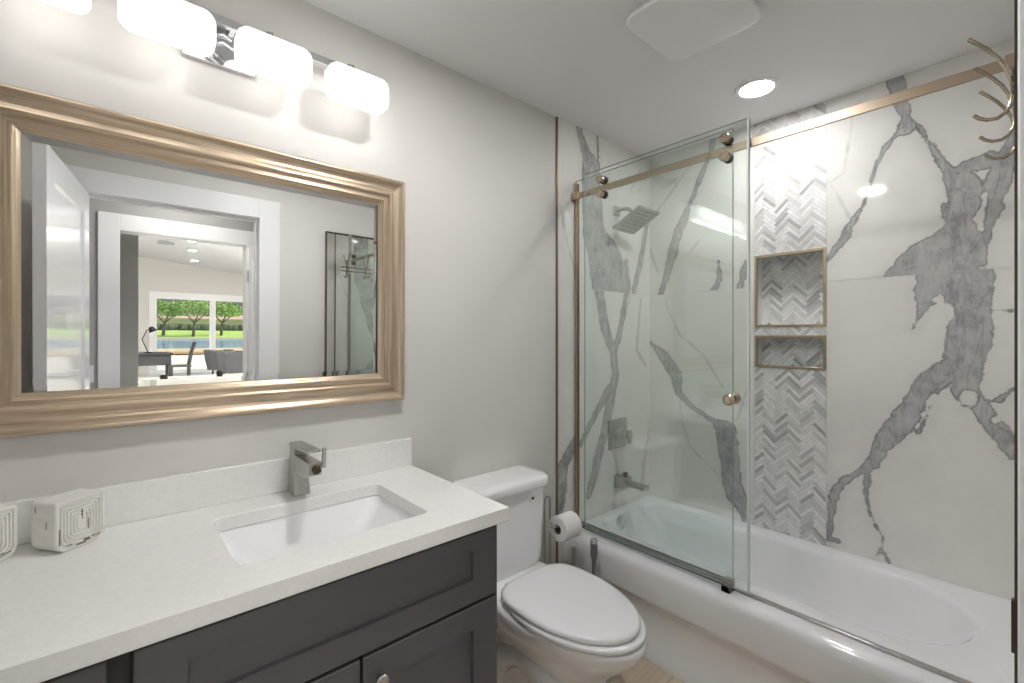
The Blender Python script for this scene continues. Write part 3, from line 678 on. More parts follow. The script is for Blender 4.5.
vl = thing('vanity_light', 'chrome bar light with four lit frosted glass shades above the mirror', 'wall light', (.225, 0, 2.2))
m = MB(); m.box((.135, -.016, 2.132), (.315, -.0005, 2.268)); m.build('backplate', M['chrome'], vl, bevel=.004)
m = MB(); m.box((-.265, -.050, 2.232), (.715, -.036, 2.256)); m.box((.19, -.037, 2.235), (.205, -.015, 2.252)); m.box((.245, -.037, 2.235), (.26, -.015, 2.252)); m.build('crossbar', M['chrome'], vl, bevel=.0015)
for i, cx_ in enumerate((-.142, .100, .343, .586)):
    m = MB(); rr_ = lambda i_, y: [Vector((x, y, z)) for x, z in rrect(cx_-.098+i_, cx_+.098-i_, 2.102+i_, 2.204-i_, max(.03-i_, .006), 8)]
    m.ring_loft([rr_(.046, -.084), rr_(.012, -.086), rr_(.003, -.089), rr_(0, -.097), rr_(0, -.134), rr_(.003, -.143), rr_(.012, -.147), rr_(.022, -.1475), rr_(.032, -.148), rr_(.042, -.1485), rr_(.049, -.1487)])
    s_ = m.build('glass_shade', M['shade'], vl, ang=60)
    off_ = OFF['vanity_light']; gl_ = []
    for v in s_.data.vertices:
        p = v.co + off_; d_ = math.hypot(max(0, abs(p.x-cx_)-.035)/.063, (p.z-2.158)/.062)
        gl_.append((.30 + .7*max(0, 1-d_)**.8) if p.y < -.140 else (.95 if p.z < 2.118 else .36))  # glow graded by hand; underside raised to brighten the wall below
    s_.data.attributes.new('glow', 'FLOAT', 'POINT').data.foreach_set('value', gl_)
    m = MB()
    for dx in (0,):
        m.cyl((cx_+dx, -.05, 2.243), (cx_+dx, -.075, 2.243), .006, n=12); m.cyl((cx_+dx, -.075, 2.249), (cx_+dx, -.075, 2.20), .006, n=12)
        m.cyl((cx_+dx, -.075, 2.205), (cx_+dx, -.095, 2.195), .006, n=12); m.cyl((cx_+dx, -.043, 2.256), (cx_+dx, -.043, 2.266), .007, n=12)
    m.build('shade_clip', M['chrome'], s_)
m = MB()
for z in (2.165, 2.187): m.tube([(.205, -.016, z), (.205, -.055, z+.004), (.225, -.075, z+.004), (.245, -.08, z-.008)], .006)
m.build('curved_arm', M['chrome'], vl)

def downlight(x, y, label, lamp):
    t = thing('recessed_light', label, 'ceiling light', (x, y, CEIL), 0, 'recessed ceiling lights')
    m = MB(); m.lathe([(.064,-.0005),(.088,-.0005),(.088,-.003),(.084,-.006),(.068,-.006),(.064,-.002)], (x, y, CEIL), n=40); m.build('trim_ring', M['white'], t)
    m = MB(); m.lathe([(.0, -.0035), (.065, -.0035), (.065, -.0008), (0, -.0008)], (x, y, CEIL), n=40); m.build('diffuser', lamp, t)
downlight(2.102, -.752, 'lit round recessed light in the ceiling over the bathtub', M['led_tub'])
downlight(.72, -.76, 'lit round recessed light over the vanity side, seen only as a reflection in the tile', M['led_vanity'])

fan = thing('exhaust_fan', 'white square exhaust fan cover with rounded corners on the ceiling', 'vent fan', (1.447, -.80, CEIL))
m = MB(); rr_ = lambda i_, z: [Vector((*p, z)) for p in rrect(1.272+i_, 1.622-i_, -.966+i_, -.634-i_, max(.055-i_, .01), 8)]
m.ring_loft([rr_(.012, 2.420), rr_(.002, 2.418), rr_(0, 2.413), rr_(.003, 2.407), rr_(.010, 2.405)]); m.build('cover', M['white'], fan)
m = MB(); m.ring_loft([rr_(.022, 2.4395), rr_(.022, 2.420)]); m.build('housing', M['white'], fan)

# ================================================================== TOILET
TX = 1.202
to = thing('toilet', 'white two-piece toilet with closed lid between the vanity and the tub', 'toilet', (TX, -.35, 0))
def egg(yb, yf, hw, z, n=40, back=.62, sq=2.0, sqb=2.6):
    """egg outline, front at yf (more negative), widest part nearer the back"""
    yc = yb + (yf-yb)*(1-back) ; pts = []
    for k in range(n):
        a = 2*math.pi*k/n; c, s_ = math.cos(a), math.sin(a)
        e = sq if s_ < 0 else sqb
        x = hw*math.copysign(abs(c)**(2/e), c); y = math.copysign(abs(s_)**(2/e), s_)
        pts.append(Vector((TX+x, yc + (y*(yb-yc) if s_ > 0 else y*(yc-yf)), z)))
    return pts
m = MB()
m.ring_loft([egg(-.10,-.595,.118,0), egg(-.10,-.595,.118,.022), egg(-.11,-.585,.106,.04), egg(-.12,-.575,.098,.10), egg(-.125,-.58,.098,.17), egg(-.13,-.625,.118,.23), egg(-.135,-.685,.150,.29),
             egg(-.14,-.735,.180,.335), egg(-.145,-.757,.191,.365), egg(-.15,-.765,.194,.388), egg(-.152,-.762,.191,.398), egg(-.158,-.752,.182,.402)])
dk = lambda i_, z: [Vector((*p, z)) for p in rrect(TX-.165+i_, TX+.165-i_, -.30, -.035+0*i_, .035, 6)]
m.ring_loft([dk(.05, .24), dk(.02, .32), dk(.004, .37), dk(0, .39), dk(.004, .402), dk(.012, .405)])
for sx in (-1, 1):
    m.tube([(TX+sx*.075, -.60, .03), (TX+sx*.085, -.52, .12), (TX+sx*.088, -.42, .20), (TX+sx*.09, -.33, .215), (TX+sx*.088, -.25, .17), (TX+sx*.085, -.20, .10), (TX+sx*.085, -.18, .03)], [.03,.04,.046,.048,.046,.042,.04], 14)
m.build('bowl', M['porc'], to, ang=60)
m = MB()
m.ring_loft([egg(-.262,-.752,.188,.404), egg(-.258,-.757,.193,.409), egg(-.258,-.757,.193,.417), egg(-.262,-.752,.189,.421)]); m.build('seat', M['seat'], to, ang=60)
m = MB()
m.ring_loft([egg(-.252,-.732,.184,.4235,sqb=3.5), egg(-.250,-.738,.189,.428,sqb=3.5), egg(-.250,-.738,.189,.437,sqb=3.5), egg(-.254,-.732,.184,.442,sqb=3.5), egg(-.268,-.725,.172,.4445,sqb=3.5), egg(-.33,-.60,.1,.446,sqb=3.5)]); m.build('lid', M['seat'], to, ang=60)
for sx in (-1, 1):
    m = MB(); m.cyl((TX+sx*.075-.02, -.246, .418), (TX+sx*.075+.02, -.246, .418), .013); m.build('hinge', M['seat'], to)
m = MB(); tk = lambda i_, z, yf=-.195: [Vector((*p, z)) for p in rrect(TX-.186+i_, TX+.186-i_, yf+i_*.6, -.012, [.03,.03,.055,.055], 7)]
m.ring_loft([tk(.03, .4055), tk(.018, .418), tk(.013, .44), tk(.004, .60), tk(0, .735)]); m.build('tank', M['porc'], to, ang=50)
m = MB(); tl = lambda i_, z: [Vector((*p, z)) for p in rrect(TX-.200+i_, TX+.200-i_, -.213+i_, -.006-i_*.3, [.03,.03,.065,.065], 8)]
m.ring_loft([tl(.010, .7355), tl(.002, .738), tl(0, .744), tl(0, .764), tl(.004, .773), tl(.014, .778), tl(.05, .780)]); m.build('tank_lid', M['porc'], to, ang=60)
m = MB(); m.lathe([(.021, -.004), (.021, .003), (.0165, .006), (.0145, .004), (0, .004)], (1.288, -.192, .697), (0, -1, -.03), 28); fb = m.build('flush_button', M['white'], to)
m = MB(); m.lathe([(.0005, .0115), (.004, .0085), (.0055, .004), (.0045, 0), (.0005, -.0015)], (1.288, -.1965, .692), (0, 0, 1), 16); m.build('drop_mark', M['dark'], fb)

# ================================================================== PAPER STAND, BRUSH, PLUNGER
ps = thing('toilet_paper_stand', 'thin wire toilet paper stand between the toilet and the tub', 'paper holder', (1.475, -.12, 0))
m = MB()
lp = [(1.452, -.10, .01), (1.452, -.10, .61)] + [(1.468-.016*math.cos(a), -.103, .62+.018*math.sin(a)) for a in [math.pi*k/8 for k in range(9)]] + [(1.484, -.105, .61), (1.484, -.105, .01)]
m.tube(lp, .0042, 10); m.build('wire_loop', M['nickel'], ps)
m = MB(); m.tube([(1.484, -.105, .52), (1.470, -.130, .522), (1.452, -.150, .522), (1.442, -.155, .520), (1.444, -.158, .519), (1.46, -.158, .5185), (1.52, -.158, .5185), (1.566, -.158, .5185)], .0042, 10); m.build('arm', M['nickel'], ps)
m = MB(); m.lathe([(.062, 0), (.062, .006), (.056, .010), (0, .010)], (1.476, -.105, 0), n=36); m.build('base', M['nickel'], ps)
tp = thing('toilet_paper_roll', 'white toilet paper roll on the wire stand beside the tub', 'toilet paper', (1.527, -.158, .50))
cyr, czr = -.158, .5035
m = MB(); n = 40
prof_ = [(.0205, 0), (.054, 0), (.0565, .003), (.0565, .099), (.054, .102), (.0205, .102), (.0205, 0)]
m.ring_loft([[Vector((1.476+h, cyr+r*math.cos(2*math.pi*k/n), czr+r*math.sin(2*math.pi*k/n))) for k in range(n)] for r, h in prof_], False, False)
m.tube([(1.578, cyr-.0568*math.sin(a), czr+.0568*math.cos(a)) for a in (0, .01)], .0001, 4)
m.build('paper', M['paper'], tp)
m = MB(); prof_ = [(.0192, -.0005), (.0203, -.0005), (.0203, .1025), (.0192, .1025), (.0192, -.0005)]
m.ring_loft([[Vector((1.476+h, cyr+r*math.cos(2*math.pi*k/n), czr+r*math.sin(2*math.pi*k/n))) for k in range(n)] for r, h in prof_], False, False)
m.build('cardboard_core', M['card'], tp)
tb = thing('toilet_brush', 'grey handled toilet brush with chrome cap standing by the tub', 'brush', (1.60, -.262, 0))
m = MB(); m.lathe([(.011, .20), (.0085, .32), (.0105, .37), (.0155, .385), (.0165, .445)], (1.60, -.262, 0), n=24); m.build('handle', M['greyh'], tb)
m = MB(); m.lathe([(.0165, .444), (.0175, .448), (.0175, .455), (.014, .460), (0, .461)], (1.60, -.262, 0), n=24); m.build('cap', M['chrome'], tb)
m = MB(); m.lathe([(.042, 0), (.045, .004), (.045, .19), (.042, .20), (.012, .20)], (1.60, -.262, 0), n=28); m.build('holder', M['nickel'], tb)
pl = thing('toilet_plunger', 'small chrome tipped plunger behind the toilet brush', 'plunger', (1.612, -.136, 0))
m = MB(); m.lathe([(.008, .07), (.008, .35), (.010, .355), (.010, .372), (.007, .378), (0, .379)], (1.612, -.136, 0), n=20); m.build('handle', M['nickel'], pl)
m = MB(); m.lathe([(.045, 0), (.052, .004), (.044, .03), (.025, .055), (.011, .07)], (1.612, -.136, 0), n=28); m.build('rubber_cup', M['dark'], pl)

# ================================================================== TUB AND SHOWER
bt = thing('bathtub', 'white alcove bathtub with a stepped apron under the glass doors', 'bathtub', (2.07, -.765, 0))
m = MB(); TB0, TB1 = TUBY+.003, -.008
def trg(x0, x1, y0, y1, r, z, n=10): return [Vector((*p, z)) for p in rrect(x0, x1, y0, y1, r, n)]
xb = XE-.003
m.ring_loft([trg(1.682, xb, TB0, TB1, .004, 0), trg(1.682, xb, TB0, TB1, .004, .040), trg(1.694, xb, TB0, TB1, .004, .052), trg(1.698, xb, TB0, TB1, .004, .225), trg(1.690, xb, TB0, TB1, .004, .238), trg(1.680, xb, TB0, TB1, .004, .246),
             trg(1.678, xb, TB0, TB1, .004, .262), trg(1.680, xb, TB0, TB1, .004, .360), trg(1.686, xb, TB0, TB1, .006, .385), trg(1.700, xb, TB0, TB1, .008, .397), trg(1.722, xb, TB0, TB1, .012, .400),
             trg(1.862, 2.378, -1.437, -.046, [.10,.10,.25,.25], .400), trg(1.871, 2.370, -1.428, -.053, [.10,.10,.245,.245], .396), trg(1.882, 2.360, -1.414, -.060, [.10,.10,.235,.235], .380),
             trg(1.905, 2.338, -1.330, -.105, [.10,.10,.21,.21], .25), trg(1.925, 2.313, -1.25, -.15, [.10,.10,.19,.19], .14), trg(1.955, 2.283, -1.19, -.18, [.09,.09,.16,.16], .095), trg(2.01, 2.23, -1.10, -.24, .08, .085)], cap0=False)
m.build('tub_shell', M['tub'], bt, ang=50)
m = MB(); m.lathe([(.036, 0), (.036, .004), (.031, .008), (.012, .010), (.009, .007), (0, .007)], (2.068, -.069, .352), (0, -1, .3), 32); m.build('overflow_plate', M['chrome'], bt)
m = MB(); m.lathe([(.03, 0), (.03, .003), (.02, .005), (0, .004)], (2.12, -.33, .0875), (0, 0, 1), 28); m.build('drain', M['chrome'], bt)

fp = thing('fixed_glass_panel', 'fixed clear glass shower panel on the tub rim at the faucet end', 'glass panel', (1.775, -.4, .4005))
m = MB(); GX0, GX1, GY0, GY1, GZ0, GZ1 = 1.770, 1.780, -.791, -.006, .412, 2.153
def pane(m, x0, x1, y0, y1, z0, z1):
    m.box((x0, y0, z0), (x1, y1, z1))
    for f in m.bm.faces: f.material_index = 0 if abs(f.calc_center_median().x - (x0+x1)/2) > (x1-x0)*.4 else 1
pane(m, GX0, GX1, GY0, GY1, GZ0, GZ1); m.build('glass', [M['glass'], M['glassedge']], fp, smooth=False)
m = MB(); m.box((1.765, GY0, .4005), (1.7695, -.003, .424)); m.box((1.7805, GY0, .4005), (1.785, -.003, .424)); m.box((1.765, GY0, .4005), (1.785, -.003, .411)); m.build('bottom_channel', M['satin'], fp, bevel=.0008)
m = MB(); m.box((1.764, -.020, .424), (1.7695, -.0045, 2.14)); m.box((1.7805, -.020, .424), (1.786, -.0045, 2.14)); m.box((1.764, -.0058, .424), (1.786, -.0045, 2.14)); m.build('wall_channel', M['brass'], fp, bevel=.0008)
sr = thing('shower_rail', 'flat satin gold rail running along the tub above the glass doors', 'rail', (1.753, -.77, 2.067))
m = MB(); m.box((1.7475, TUBY+.022, 2.052), (1.7575, -.03, 2.082)); m.build('bar', M['rail'], sr, bevel=.001)
for y0, y1 in ((-.045, -.0045), (TUBY+.001, TUBY+.035)):
    m = MB(); m.box((1.7385, y0, 2.047), (1.7635, y1, 2.087)); m.build('wall_bracket', M['rail'], sr, bevel=.002)
for y in (-.107, -.707):
    m = MB(); m.cyl((1.7475, y, 2.067), (1.740, y, 2.067), .010); m.cyl((1.7575, y, 2.067), (1.7695, y, 2.067), .008); m.build('bolt', M['rollers'], sr, bevel=.001)
sg = thing('sliding_glass_door', 'clear sliding glass shower door hung in front of the gold rail', 'shower door', (1.733, -.48, .43))
m = MB(); pane(m, 1.728, 1.738, -.860, -.098, .425, 2.153); m.build('glass', [M['glass'], M['glassedge']], sg, smooth=False)
m = MB(); m.box((1.7265, -.868, .43), (1.7395, -.8605, 2.150)); m.build('edge_seal', M['seal'], sg, bevel=.001)
for y in (-.204, -.784):
    for z, r in ((2.1005, .0175), (2.0335, .0175)):
        m = MB(); m.lathe([(.0, -.020), (.010, -.020), (.0105, -.022), (.0165, -.022), (.0185, -.019), (.0185, -.0005)], (1.7275, y, z), (1, 0, 0), 28)
        o = m.build('roller', M['rollers'], sg)
        m = MB(); m.lathe([(r, .0105), (r, .019), (r+.001, .020), (r+.001, .0285), (0, .0285)], (1.7275, y, z), (1, 0, 0), 28); m.build('wheel', M['dark'], o)
m = MB(); m.lathe([(.010, -.0005), (.010, -.014), (.018, -.018), (.0215, -.024), (.0215, -.030), (.017, -.033), (.014, -.030), (.0, -.029)], (1.7285, -.806, 1.125), (1, 0, 0), 32)
m.lathe([(.010, .0105), (.010, .022), (.0215, .028), (.0215, .034), (0, .035)], (1.7275, -.806, 1.125), (1, 0, 0), 32); m.build('knob', M['rollers'], sg)['label'] = 'round rose gold knob'
gd = thing('door_guide', 'small square metal guide block under the sliding glass door', 'door guide', (1.745, -.787, .40))
m = MB(); m.box((1.720, -.803, .4005), (1.727, -.770, .444)); m.box((1.739, -.803, .4005), (1.764, -.770, .444)); m.box((1.720, -.803, .4005), (1.764, -.770, .4235)); m.build('guide_block', M['satin'], gd, bevel=.0015)
m = MB(); m.cyl((1.7205, -.787, .434), (1.716, -.787, .434), .006); m.build('set_screw', M['chrome'], gd)
th = tag(MB().box((1.756, TUBY+.001, .4005), (1.772, -.805, .410)).build('threshold_strip', M['nickel'], bevel=.002), 'slim metal splash strip on the tub rim below the open doorway', 'threshold')

sh = thing('rain_shower', 'square brushed nickel rain shower head on a bent wall arm', 'shower head', (2.118, 0, 2.03))
m = MB(); m.box((2.092, -.012, 2.040), (2.144, -.0045, 2.092)); m.build('flange', M['nickel'], sh, bevel=.002)
m = MB(); m.tube([(2.118, -.012, 2.066), (2.118, -.05, 2.068), (2.118, -.085, 2.061), (2.118, -.105, 2.044), (2.118, -.118, 2.021)], .0105, 14); m.lathe([(.012, .0), (.018, .006), (.018, .022), (.010, .028)], (2.118, -.128, 1.998), (0, .25, 1), 20); m.build('arm', M['nickel'], sh)
rx = Matrix.Rotation(R(-27), 3, 'X')
c0 = Vector((2.118, -.132, 1.991))
m = MB(); pl_ = lambda i_, z: [c0 + rx @ Vector((x, y, z)) for x, y in rrect(-.098+i_, .098-i_, -.098+i_, .098-i_, .012, 4)]
m.ring_loft([pl_(.003, -.010), pl_(0, -.007), pl_(0, 0), pl_(.004, .003), pl_(.06, .008)]); hd = m.build('head_plate', M['nickel'], sh)
m = MB()
for i in range(7):
    for j in range(7):
        if (i+j) % 2 == 0 or True:
            p = c0 + rx @ Vector(((i-3)*.026, (j-3)*.026, -.010)); m.cyl(p, p + rx @ Vector((0, 0, -.003)), .004, .003, n=8)
m.build('nozzles', M['greyh'], hd)
sv = thing('shower_valve', 'square brushed nickel shower valve with lever on the faucet wall', 'shower valve', (2.127, 0, .817))
m = MB(); m.box((2.044, -.012, .734), (2.210, -.0045, .900)); m.build('escutcheon', M['nickel'], sv, bevel=.003)
m = MB(); m.lathe([(.034, .0), (.034, .02), (.026, .028), (.026, .06), (.022, .064), (0, .064)], (2.127, -.012, .817), (0, -1, 0), 28); m.build('hub', M['nickel'], sv)
m = MB(); m.box((2.117, -.098, .772), (2.139, -.080, .848)); m.box((2.118, -.082, .806), (2.137, -.07, .828)); m.build('lever', M['nickel'], sv, bevel=.004)
ts = thing('tub_spout', 'flat brushed nickel tub spout under the shower valve', 'tub spout', (2.135, 0, .55))
m = MB(); m.box((2.096, -.072, .522), (2.170, -.0045, .582)); m.build('spout_block', M['nickel'], ts, bevel=.003)
m = MB(); m.box((2.108, -.190, .540), (2.158, -.070, .562)); m.build('spout_blade', M['nickel'], ts, bevel=.003)
m = MB(); m.cyl((2.133, -.055, .582), (2.133, -.055, .600), .012); m.cyl((2.133, -.055, .600), (2.133, -.055, .606), .0135); m.build('diverter_knob', M['darkmetal'], ts, bevel=.001)

# ================================================================== HOOK RACK ON THE CLOSET DOOR
hr = thing('hook_rack', 'over-door rack of curved nickel hooks on the mirrored closet door', 'hook rack', (1.36, -1.527, 1.79))
YF = -1.5265
m = MB()
for z in (1.803, 1.777): m.tube([(1.125, YF+.004, z), (1.60, YF+.004, z)], .0030, 10)
m.build('rail', M['hook'], hr)
for x in (1.185, 1.555):
    m = MB(); m.box((x-.010, YF, 1.77), (x+.010, YF+.0016, 2.0285)); m.box((x-.010, -1.553, 2.027), (x+.010, YF+.0016, 2.0285)); m.build('door_strap', M['nickel'], hr)
def hookpts(x):
    P_ = [(.058, 1.893), (.046, 1.879), (.033, 1.862), (.021, 1.843), (.012, 1.822), (.006, 1.799), (.0036, 1.777), (.006, 1.757), (.012, 1.745), (.022, 1.738), (.034, 1.739), (.044, 1.745), (.051, 1.753)]
    return [(x, YF+p, z) for p, z in P_]
for x in (1.165, 1.298, 1.431):
    m = MB(); m.tube(hookpts(x), .0032, 12); m.build('hook', M['hook'], hr)

# ================================================================== HALL AND GREAT ROOM (seen in the mirror)
ls = thing('light_switch', 'white rocker light switch on the hall wall by the far doorway', 'switch', (-.15, HY, 1.07))
m = MB(); m.box((-.186, HY+.0005, 1.01), (-.114, HY+.006, 1.13)); m.build('plate', M['white'], ls, bevel=.002)
m = MB(); m.box((-.166, HY+.006, 1.037), (-.134, HY+.010, 1.103)); m.build('rocker', M['trim'], ls, bevel=.001)
dk = thing('desk', 'dark grey desk with a drawer box by the great room window', 'desk', (.85, -13.6, 0))
DG = pbr('dark_stained_wood', srgb(72, 71, 72), .5, var=.1, scale=8)
m = MB(); m.box((.30, -14.3, .71), (1.12, -13.2, .75)); m.build('desktop', DG, dk, bevel=.004)
m = MB(); m.box((.33, -14.27, .44), (1.08, -13.25, .71)); m.build('drawer_box', DG, dk, bevel=.004)
for x, y in ((.33, -14.27), (1.02, -14.27), (.33, -13.31), (1.02, -13.31)):
    m = MB(); m.box((x, y, 0), (x+.06, y+.06, .44)); m.build('leg', DG, dk)
lp = thing('desk_lamp', 'black angled desk lamp on the dark grey desk', 'lamp', (.62, -13.7, .75))
m = MB(); m.lathe([(.09, 0), (.09, .02), (.02, .03)], (.62, -13.7, .7505)); m.build('base', M['black'], lp)
m = MB(); m.tube([(.62, -13.7, .77), (.50, -13.7, 1.10), (.60, -13.7, 1.34), (.68, -13.7, 1.40)], .012); m.build('arm', M['black'], lp)
m = MB(); m.lathe([(.03, .06), (.05, .04), (.10, -.08), (.095, -.08), (.02, .03)], (.70, -13.7, 1.38), (-.45, 0, 1), 24); m.build('lamp_shade', M['black'], lp)
dc = thing('desk_chair', 'dark slat-back chair drawn up beside the desk', 'chair', (1.22, -12.5, 0))
m = MB(); m.box((1.0, -12.95, .43), (1.44, -12.5, .47)); m.build('seat', DG, dc, bevel=.01)
m = MB(); m.ring_loft([[Vector((x, y, z)) for x, y in rrect(1.38+d, 1.42+d, -12.95, -12.5, .01, 3)] for z, d in ((.47, 0), (.8, .05), (1.05, .13))], smooth=False); m.build('backrest', DG, dc)
for x, y in ((1.02, -12.93), (1.38, -12.93), (1.02, -12.56), (1.38, -12.56)):
    m = MB(); m.box((x, y, 0), (x+.04, y+.04, .43)); m.build('leg', DG, dc)
tbm = pbr('white_table_top', srgb(245, 245, 236), .15)
tt = thing('dining_table', 'white topped table beyond the hall doorway', 'table', (1.0, -5.0, 0))
m = MB(); m.box((.20, -5.9, .72), (2.2, -4.45, .76)); m.build('tabletop', tbm, tt, bevel=.004)
for x, y in ((.26, -5.84), (2.1, -5.84), (.26, -4.45), (2.1, -4.45)):
    m = MB(); m.box((x, y, 0), (x+.06, y+.06, .72)); m.build('leg', tbm, tt)
for x, y, lab in ((.42, -5.2, 'small black pot at the desk end of the white table'), (1.02, -5.5, 'small dark cup in the middle of the white table'), (1.34, -5.45, 'small dark cup towards the armchairs on the white table')):
    t = thing('small_pot', lab, 'pot', (x, y, .7605), 0, 'small dark pots on the white table')
    m = MB(); m.lathe([(.032, 0), (.038, .05), (.034, .075), (.03, .075), (.028, .02), (0, .02)], (x, y, .7605), n=20); m.build('pot_body', M['black'], t)
CHF = pbr('grey_upholstery', srgb(84, 84, 87), .85)
ac = thing('tub_armchair', 'grey barrel armchair nearest the window post', 'armchair', (1.72, -11.6, 0), 0, 'grey barrel armchairs by the window')
m = MB(); n = 24
def brl(z, r, t):
    o_, i_ = [], []
    for k in range(n+1):
        a = R(-60+300*k/n); o_.append(Vector((1.72+r*math.cos(a), -11.6+r*math.sin(a), z)))
    for k in range(n, -1, -1):
        a = R(-60+300*k/n); i_.append(Vector((1.72+(r-t)*math.cos(a), -11.6+(r-t)*math.sin(a), z)))
    return o_+i_
m.ring_loft([brl(.40, .25, .05), brl(.62, .30, .05), brl(.86, .33, .045)]); m.build('backrest', CHF, ac)
m = MB(); m.lathe([(0, .36), (.25, .36), (.26, .46), (.20, .50), (0, .50)], (1.72, -11.6, 0)); m.build('seat', CHF, ac)
for a in (45, 145, 225, 315):
    m = MB(); m.cyl((1.72+.16*math.cos(R(a)), -11.6+.16*math.sin(R(a)), .36), (1.72+.22*math.cos(R(a)), -11.6+.22*math.sin(R(a)), 0), .015, .01, n=10); m.build('leg', M['black'], ac)
ac.location = (1.98, -12.2, 0)
for x, y, lab in ((2.04, -11.1, 'grey barrel armchair in the middle of the three'), (2.12, -10.2, 'grey barrel armchair closest to the hall doorway')):
    c = copy_tree(ac); c.location = (x, y, 0); c['label'] = lab
for x, y in ((1.35, -11.6), (1.5, -13.0), (1.75, -14.9)):
    zz = zc(x)
    t = thing('great_room_light', ['lit round ceiling light of the great room, nearest the doorway', 'lit round ceiling light of the great room, middle of three', 'lit round ceiling light of the great room, nearest the window'][[1.35,1.5,1.75].index(x)], 'ceiling light', (x, y, zz-.02), 0, 'great room ceiling lights')
    m = MB(); m.lathe([(.0, .0), (.085, .0), (.085, .012), (0, .012)], (x, y, zz-.026)); m.build('diffuser', M['led2'], t)
    m = MB(); m.lathe([(.086, .0), (.105, .0), (.105, .016), (.086, .016)], (x, y, zz-.026)); m.build('trim_ring', M['white'], t)
VG = pbr('vent_grey', srgb(170, 170, 172), .5)
for y, lab in ((-11.0, 'slotted ceiling vent of the great room nearer the doorway'), (-12.6, 'slotted ceiling vent of the great room nearer the window')):
    t = thing('ceiling_vent', lab, 'vent', (.92, y, zc(.92)-.02), 0, 'great room ceiling vents')
    m = MB(); m.box((.76, y-.15, zc(.92)-.04), (1.08, y+.15, zc(.92)-.018)); m.build('vent_grille', VG, t)
# unseen fill lamps, added to brighten the bathroom, hall and great room
hl = thing('hall_fill_light', 'added round fill light on the hall ceiling behind the doorway', 'ceiling light', (.35, -2.14, CEIL))
m = MB(); m.lathe([(.0, -.055), (.09, -.05), (.14, -.03), (.15, -.002), (0, -.002)], (.35, -2.14, CEIL), n=40); m.build('diffuser', emit('hall_fill_diffuser', (1, .97, .93), HALL_EMIT), hl)
m = MB(); m.lathe([(.152, -.001), (.165, -.001), (.165, -.018), (.152, -.02)], (.35, -2.14, CEIL), n=40); m.build('trim_ring', M['white'], hl)
for i, (x, y) in enumerate(((3.2, -6.0), (3.2, -10.0), (.3, -9.0))):  # wide lamps added so the deep great room is not dim
    t = thing('great_room_fill', ['added fill lamp of the great room nearest the hall, out of view', 'added fill lamp of the great room by the armchairs, out of view', 'added fill lamp of the great room by the desk, out of view'][i], 'ceiling light', (x, y, zc(x)-.1), 0, 'added great room fill lamps')
    m = MB(); m.lathe([(.0, -.06), (.30, -.05), (.34, -.02), (.34, .0), (0, .0)], (x, y, zc(x)-.11), n=32); m.build('diffuser', emit('fill_diffuser', (1, .98, .95), GREAT_ROOM_EMIT), t)
    m = MB(); m.cyl((x, y, zc(x)-.11), (x, y, zc(x)-.02), .03); m.build('stem', M['white'], t)

# ================================================================== OUTSIDE THE SLIDING WINDOW
def ground(name, mat, x0, x1, y0, y1, z0, z1=None):
    z1 = z0 if z1 is None else z1
    m = MB(); m.ring_loft([[Vector((x0, y0, z0-.3)), Vector((x1, y0, z0-.3)), Vector((x1, y1, z1-.3)), Vector((x0, y1, z1-.3))], [Vector((x0, y0, z0)), Vector((x1, y0, z0)), Vector((x1, y1, z1)), Vector((x0, y1, z1))]], smooth=False)
    return struct(m.build(name, mat))
ground('patio', pbr('pale_patio_slab', srgb(226, 216, 202), .8, var=.08, scale=3), -6, 30, -29.4, -16.42, -.06)
ground('lake_water', pbr('blue_lake_water', srgb(120, 170, 205), .12, bump=.5, bscale=.8), -60, 120, -86, -42, -.25)
ground('far_bank', pbr('sandy_bank', srgb(214, 190, 160), .9), -60, 120, -87.5, -85.5, .05)
ground('near_bank', pbr('sandy_shore', srgb(206, 184, 150), .9), -60, 120, -42.1, -31.2, -.12)
ground('lawn', pbr('sunlit_grass', srgb(168, 196, 92), .9, var=.25, scale=.6, bump=.3, bscale=40), -90, 160, -150, -87, 1.45, -.05)
BRK = pbr('brown_edging', srgb(86, 74, 64), .8)
SND = pbr('tan_stone_cap', srgb(205, 178, 130), .8, var=.1, scale=5)
sw = thing('seawall', 'low tan capped dock edge above a dark fascia by the lake', 'seawall', (6, -29.6, -.1))
m = MB(); m.box((-4, -31.2, .0), (22, -29.5, .12)); m.build('cap', SND, sw)
m = MB(); m.box((-4, -30.4, -.35), (22, -29.6, .0)); m.build('dark_fascia', BRK, sw)
pp = tag(MB().box((3.05, -22.05, -.06), (3.13, -21.97, 3.4)).build('lanai_post', M['trim']), 'thin white post outside the sliding window', 'post')
LEAF = pbr('tree_leaves', srgb(150, 184, 84), .8, var=.4, scale=1.2)
BARK = pbr('tree_bark', srgb(92, 76, 62), .9, var=.2, scale=6)
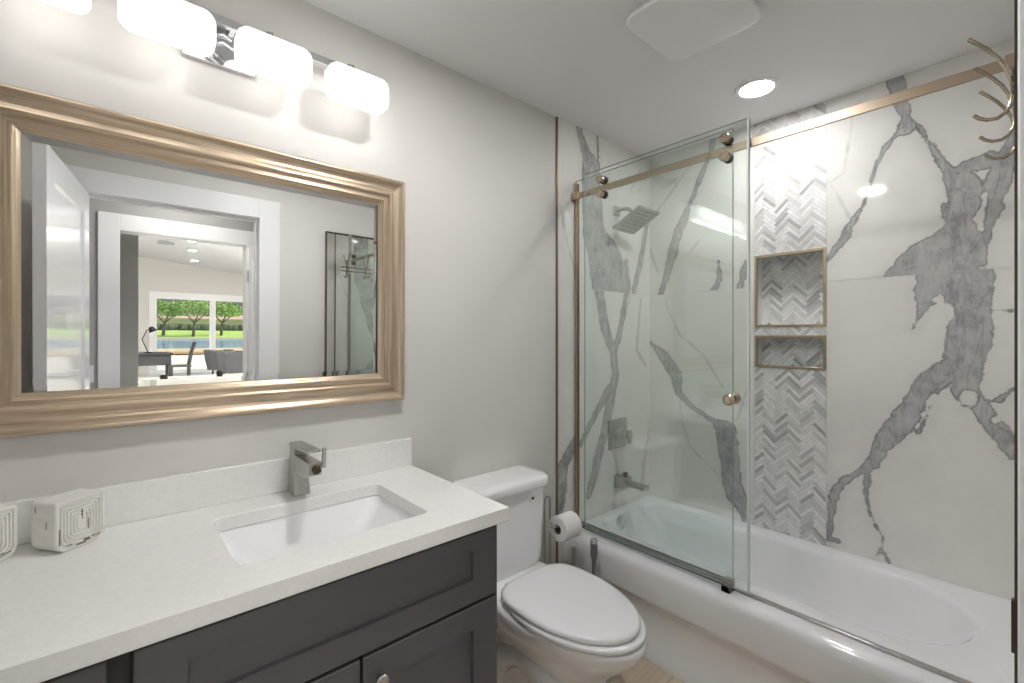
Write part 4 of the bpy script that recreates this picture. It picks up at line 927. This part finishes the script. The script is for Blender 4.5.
def tree(x, y, h, r, label, seed):
    rt = random.Random(seed); z0 = -.05+(-87-y)/63*1.4
    t = thing('lawn_tree', label, 'tree', (x, y, z0), 0, 'trees on the far lawn')
    m = MB(); m.tube([(x, y, z0-.1), (x+.1, y, z0+h*.22), (x+.2, y, z0+h*.4)], [.26, .2, .16], 10)
    for k in range(5):
        a = k*1.3; m.tube([(x+.18, y, z0+h*.36), (x+.2+math.cos(a)*r*.4, y+math.sin(a)*r*.4, z0+h*.55), (x+.2+math.cos(a)*r*.7, y+math.sin(a)*r*.7, z0+h*.7)], [.12, .08, .04], 8)
    m.build('trunk', BARK, t)
    bm = bmesh.new()
    for k in range(1100):
        a = rt.uniform(0, 6.283); e_ = rt.uniform(-.45, 1); q = r*(rt.random()**.4)
        c = Vector((x+.2+math.cos(a)*q, y+math.sin(a)*q, z0+h*.68+e_*h*.34*math.sqrt(max(0, 1-(q/r)**2*.8))))
        s_ = rt.uniform(.14, .32); u = Vector((rt.gauss(0,1), rt.gauss(0,1), rt.gauss(0,1))).normalized(); v = u.orthogonal().normalized(); w2 = u.cross(v)
        vs = [bm.verts.new(c+v*s_), bm.verts.new(c+w2*s_*.7), bm.verts.new(c-v*s_), bm.verts.new(c-w2*s_*.7)]; bm.faces.new(vs)
    me = bpy.data.meshes.new('crown'); bm.to_mesh(me); bm.free(); link('crown', me, LEAF, t, smooth=False)
tree(10.0, -94, 6.6, 3.0, 'broad leafy tree with a forked trunk on the lawn across the lake', 1)
tree(6.2, -99, 6.2, 2.9, 'leafy tree across the lake at the desk end of the window', 2)
tree(4.2, -112, 7, 3.2, 'distant leafy tree behind the others on the far lawn', 4)
tree(15.0, -100, 6.6, 3.2, 'leafy tree across the lake beyond the window post', 3)
HDG = pbr('dark_hedge', srgb(66, 84, 50), .9, var=.3, scale=2)
m = MB(); rt = random.Random(5)
for k in range(60):
    c = Vector((-12+k*.9, -136+rt.uniform(-1, 1), 1.6)); m.lathe([(.05, -.9), (.9, -.5), (1.1, .2), (.7, 1.0), (.05, 1.2)], c, (rt.uniform(-.2,.2), rt.uniform(-.2,.2), 1), 9)
tag(m.build('boundary_hedge', HDG, smooth=False), 'long dark hedge at the back of the far lawn', 'hedge')
hs = thing('far_house', 'pale house with a pink tiled roof behind the trees across the lake', 'house', (8, -148, 1.3))
m = MB(); m.box((-14, -148, 1.2), (44, -142, 4.2)); m.build('walls', pbr('cream_stucco', srgb(232, 226, 216), .8), hs)
m = MB(); m.ring_loft([[Vector((-15, -149, 4.2)), Vector((45, -149, 4.2)), Vector((45, -141, 4.2)), Vector((-15, -141, 4.2))], [Vector((-12, -145.1, 5.6)), Vector((32, -145.1, 5.6)), Vector((32, -144.9, 5.6)), Vector((-12, -144.9, 5.6))]], smooth=False); m.build('roof', pbr('pink_roof_tile', srgb(200, 168, 150), .8), hs)
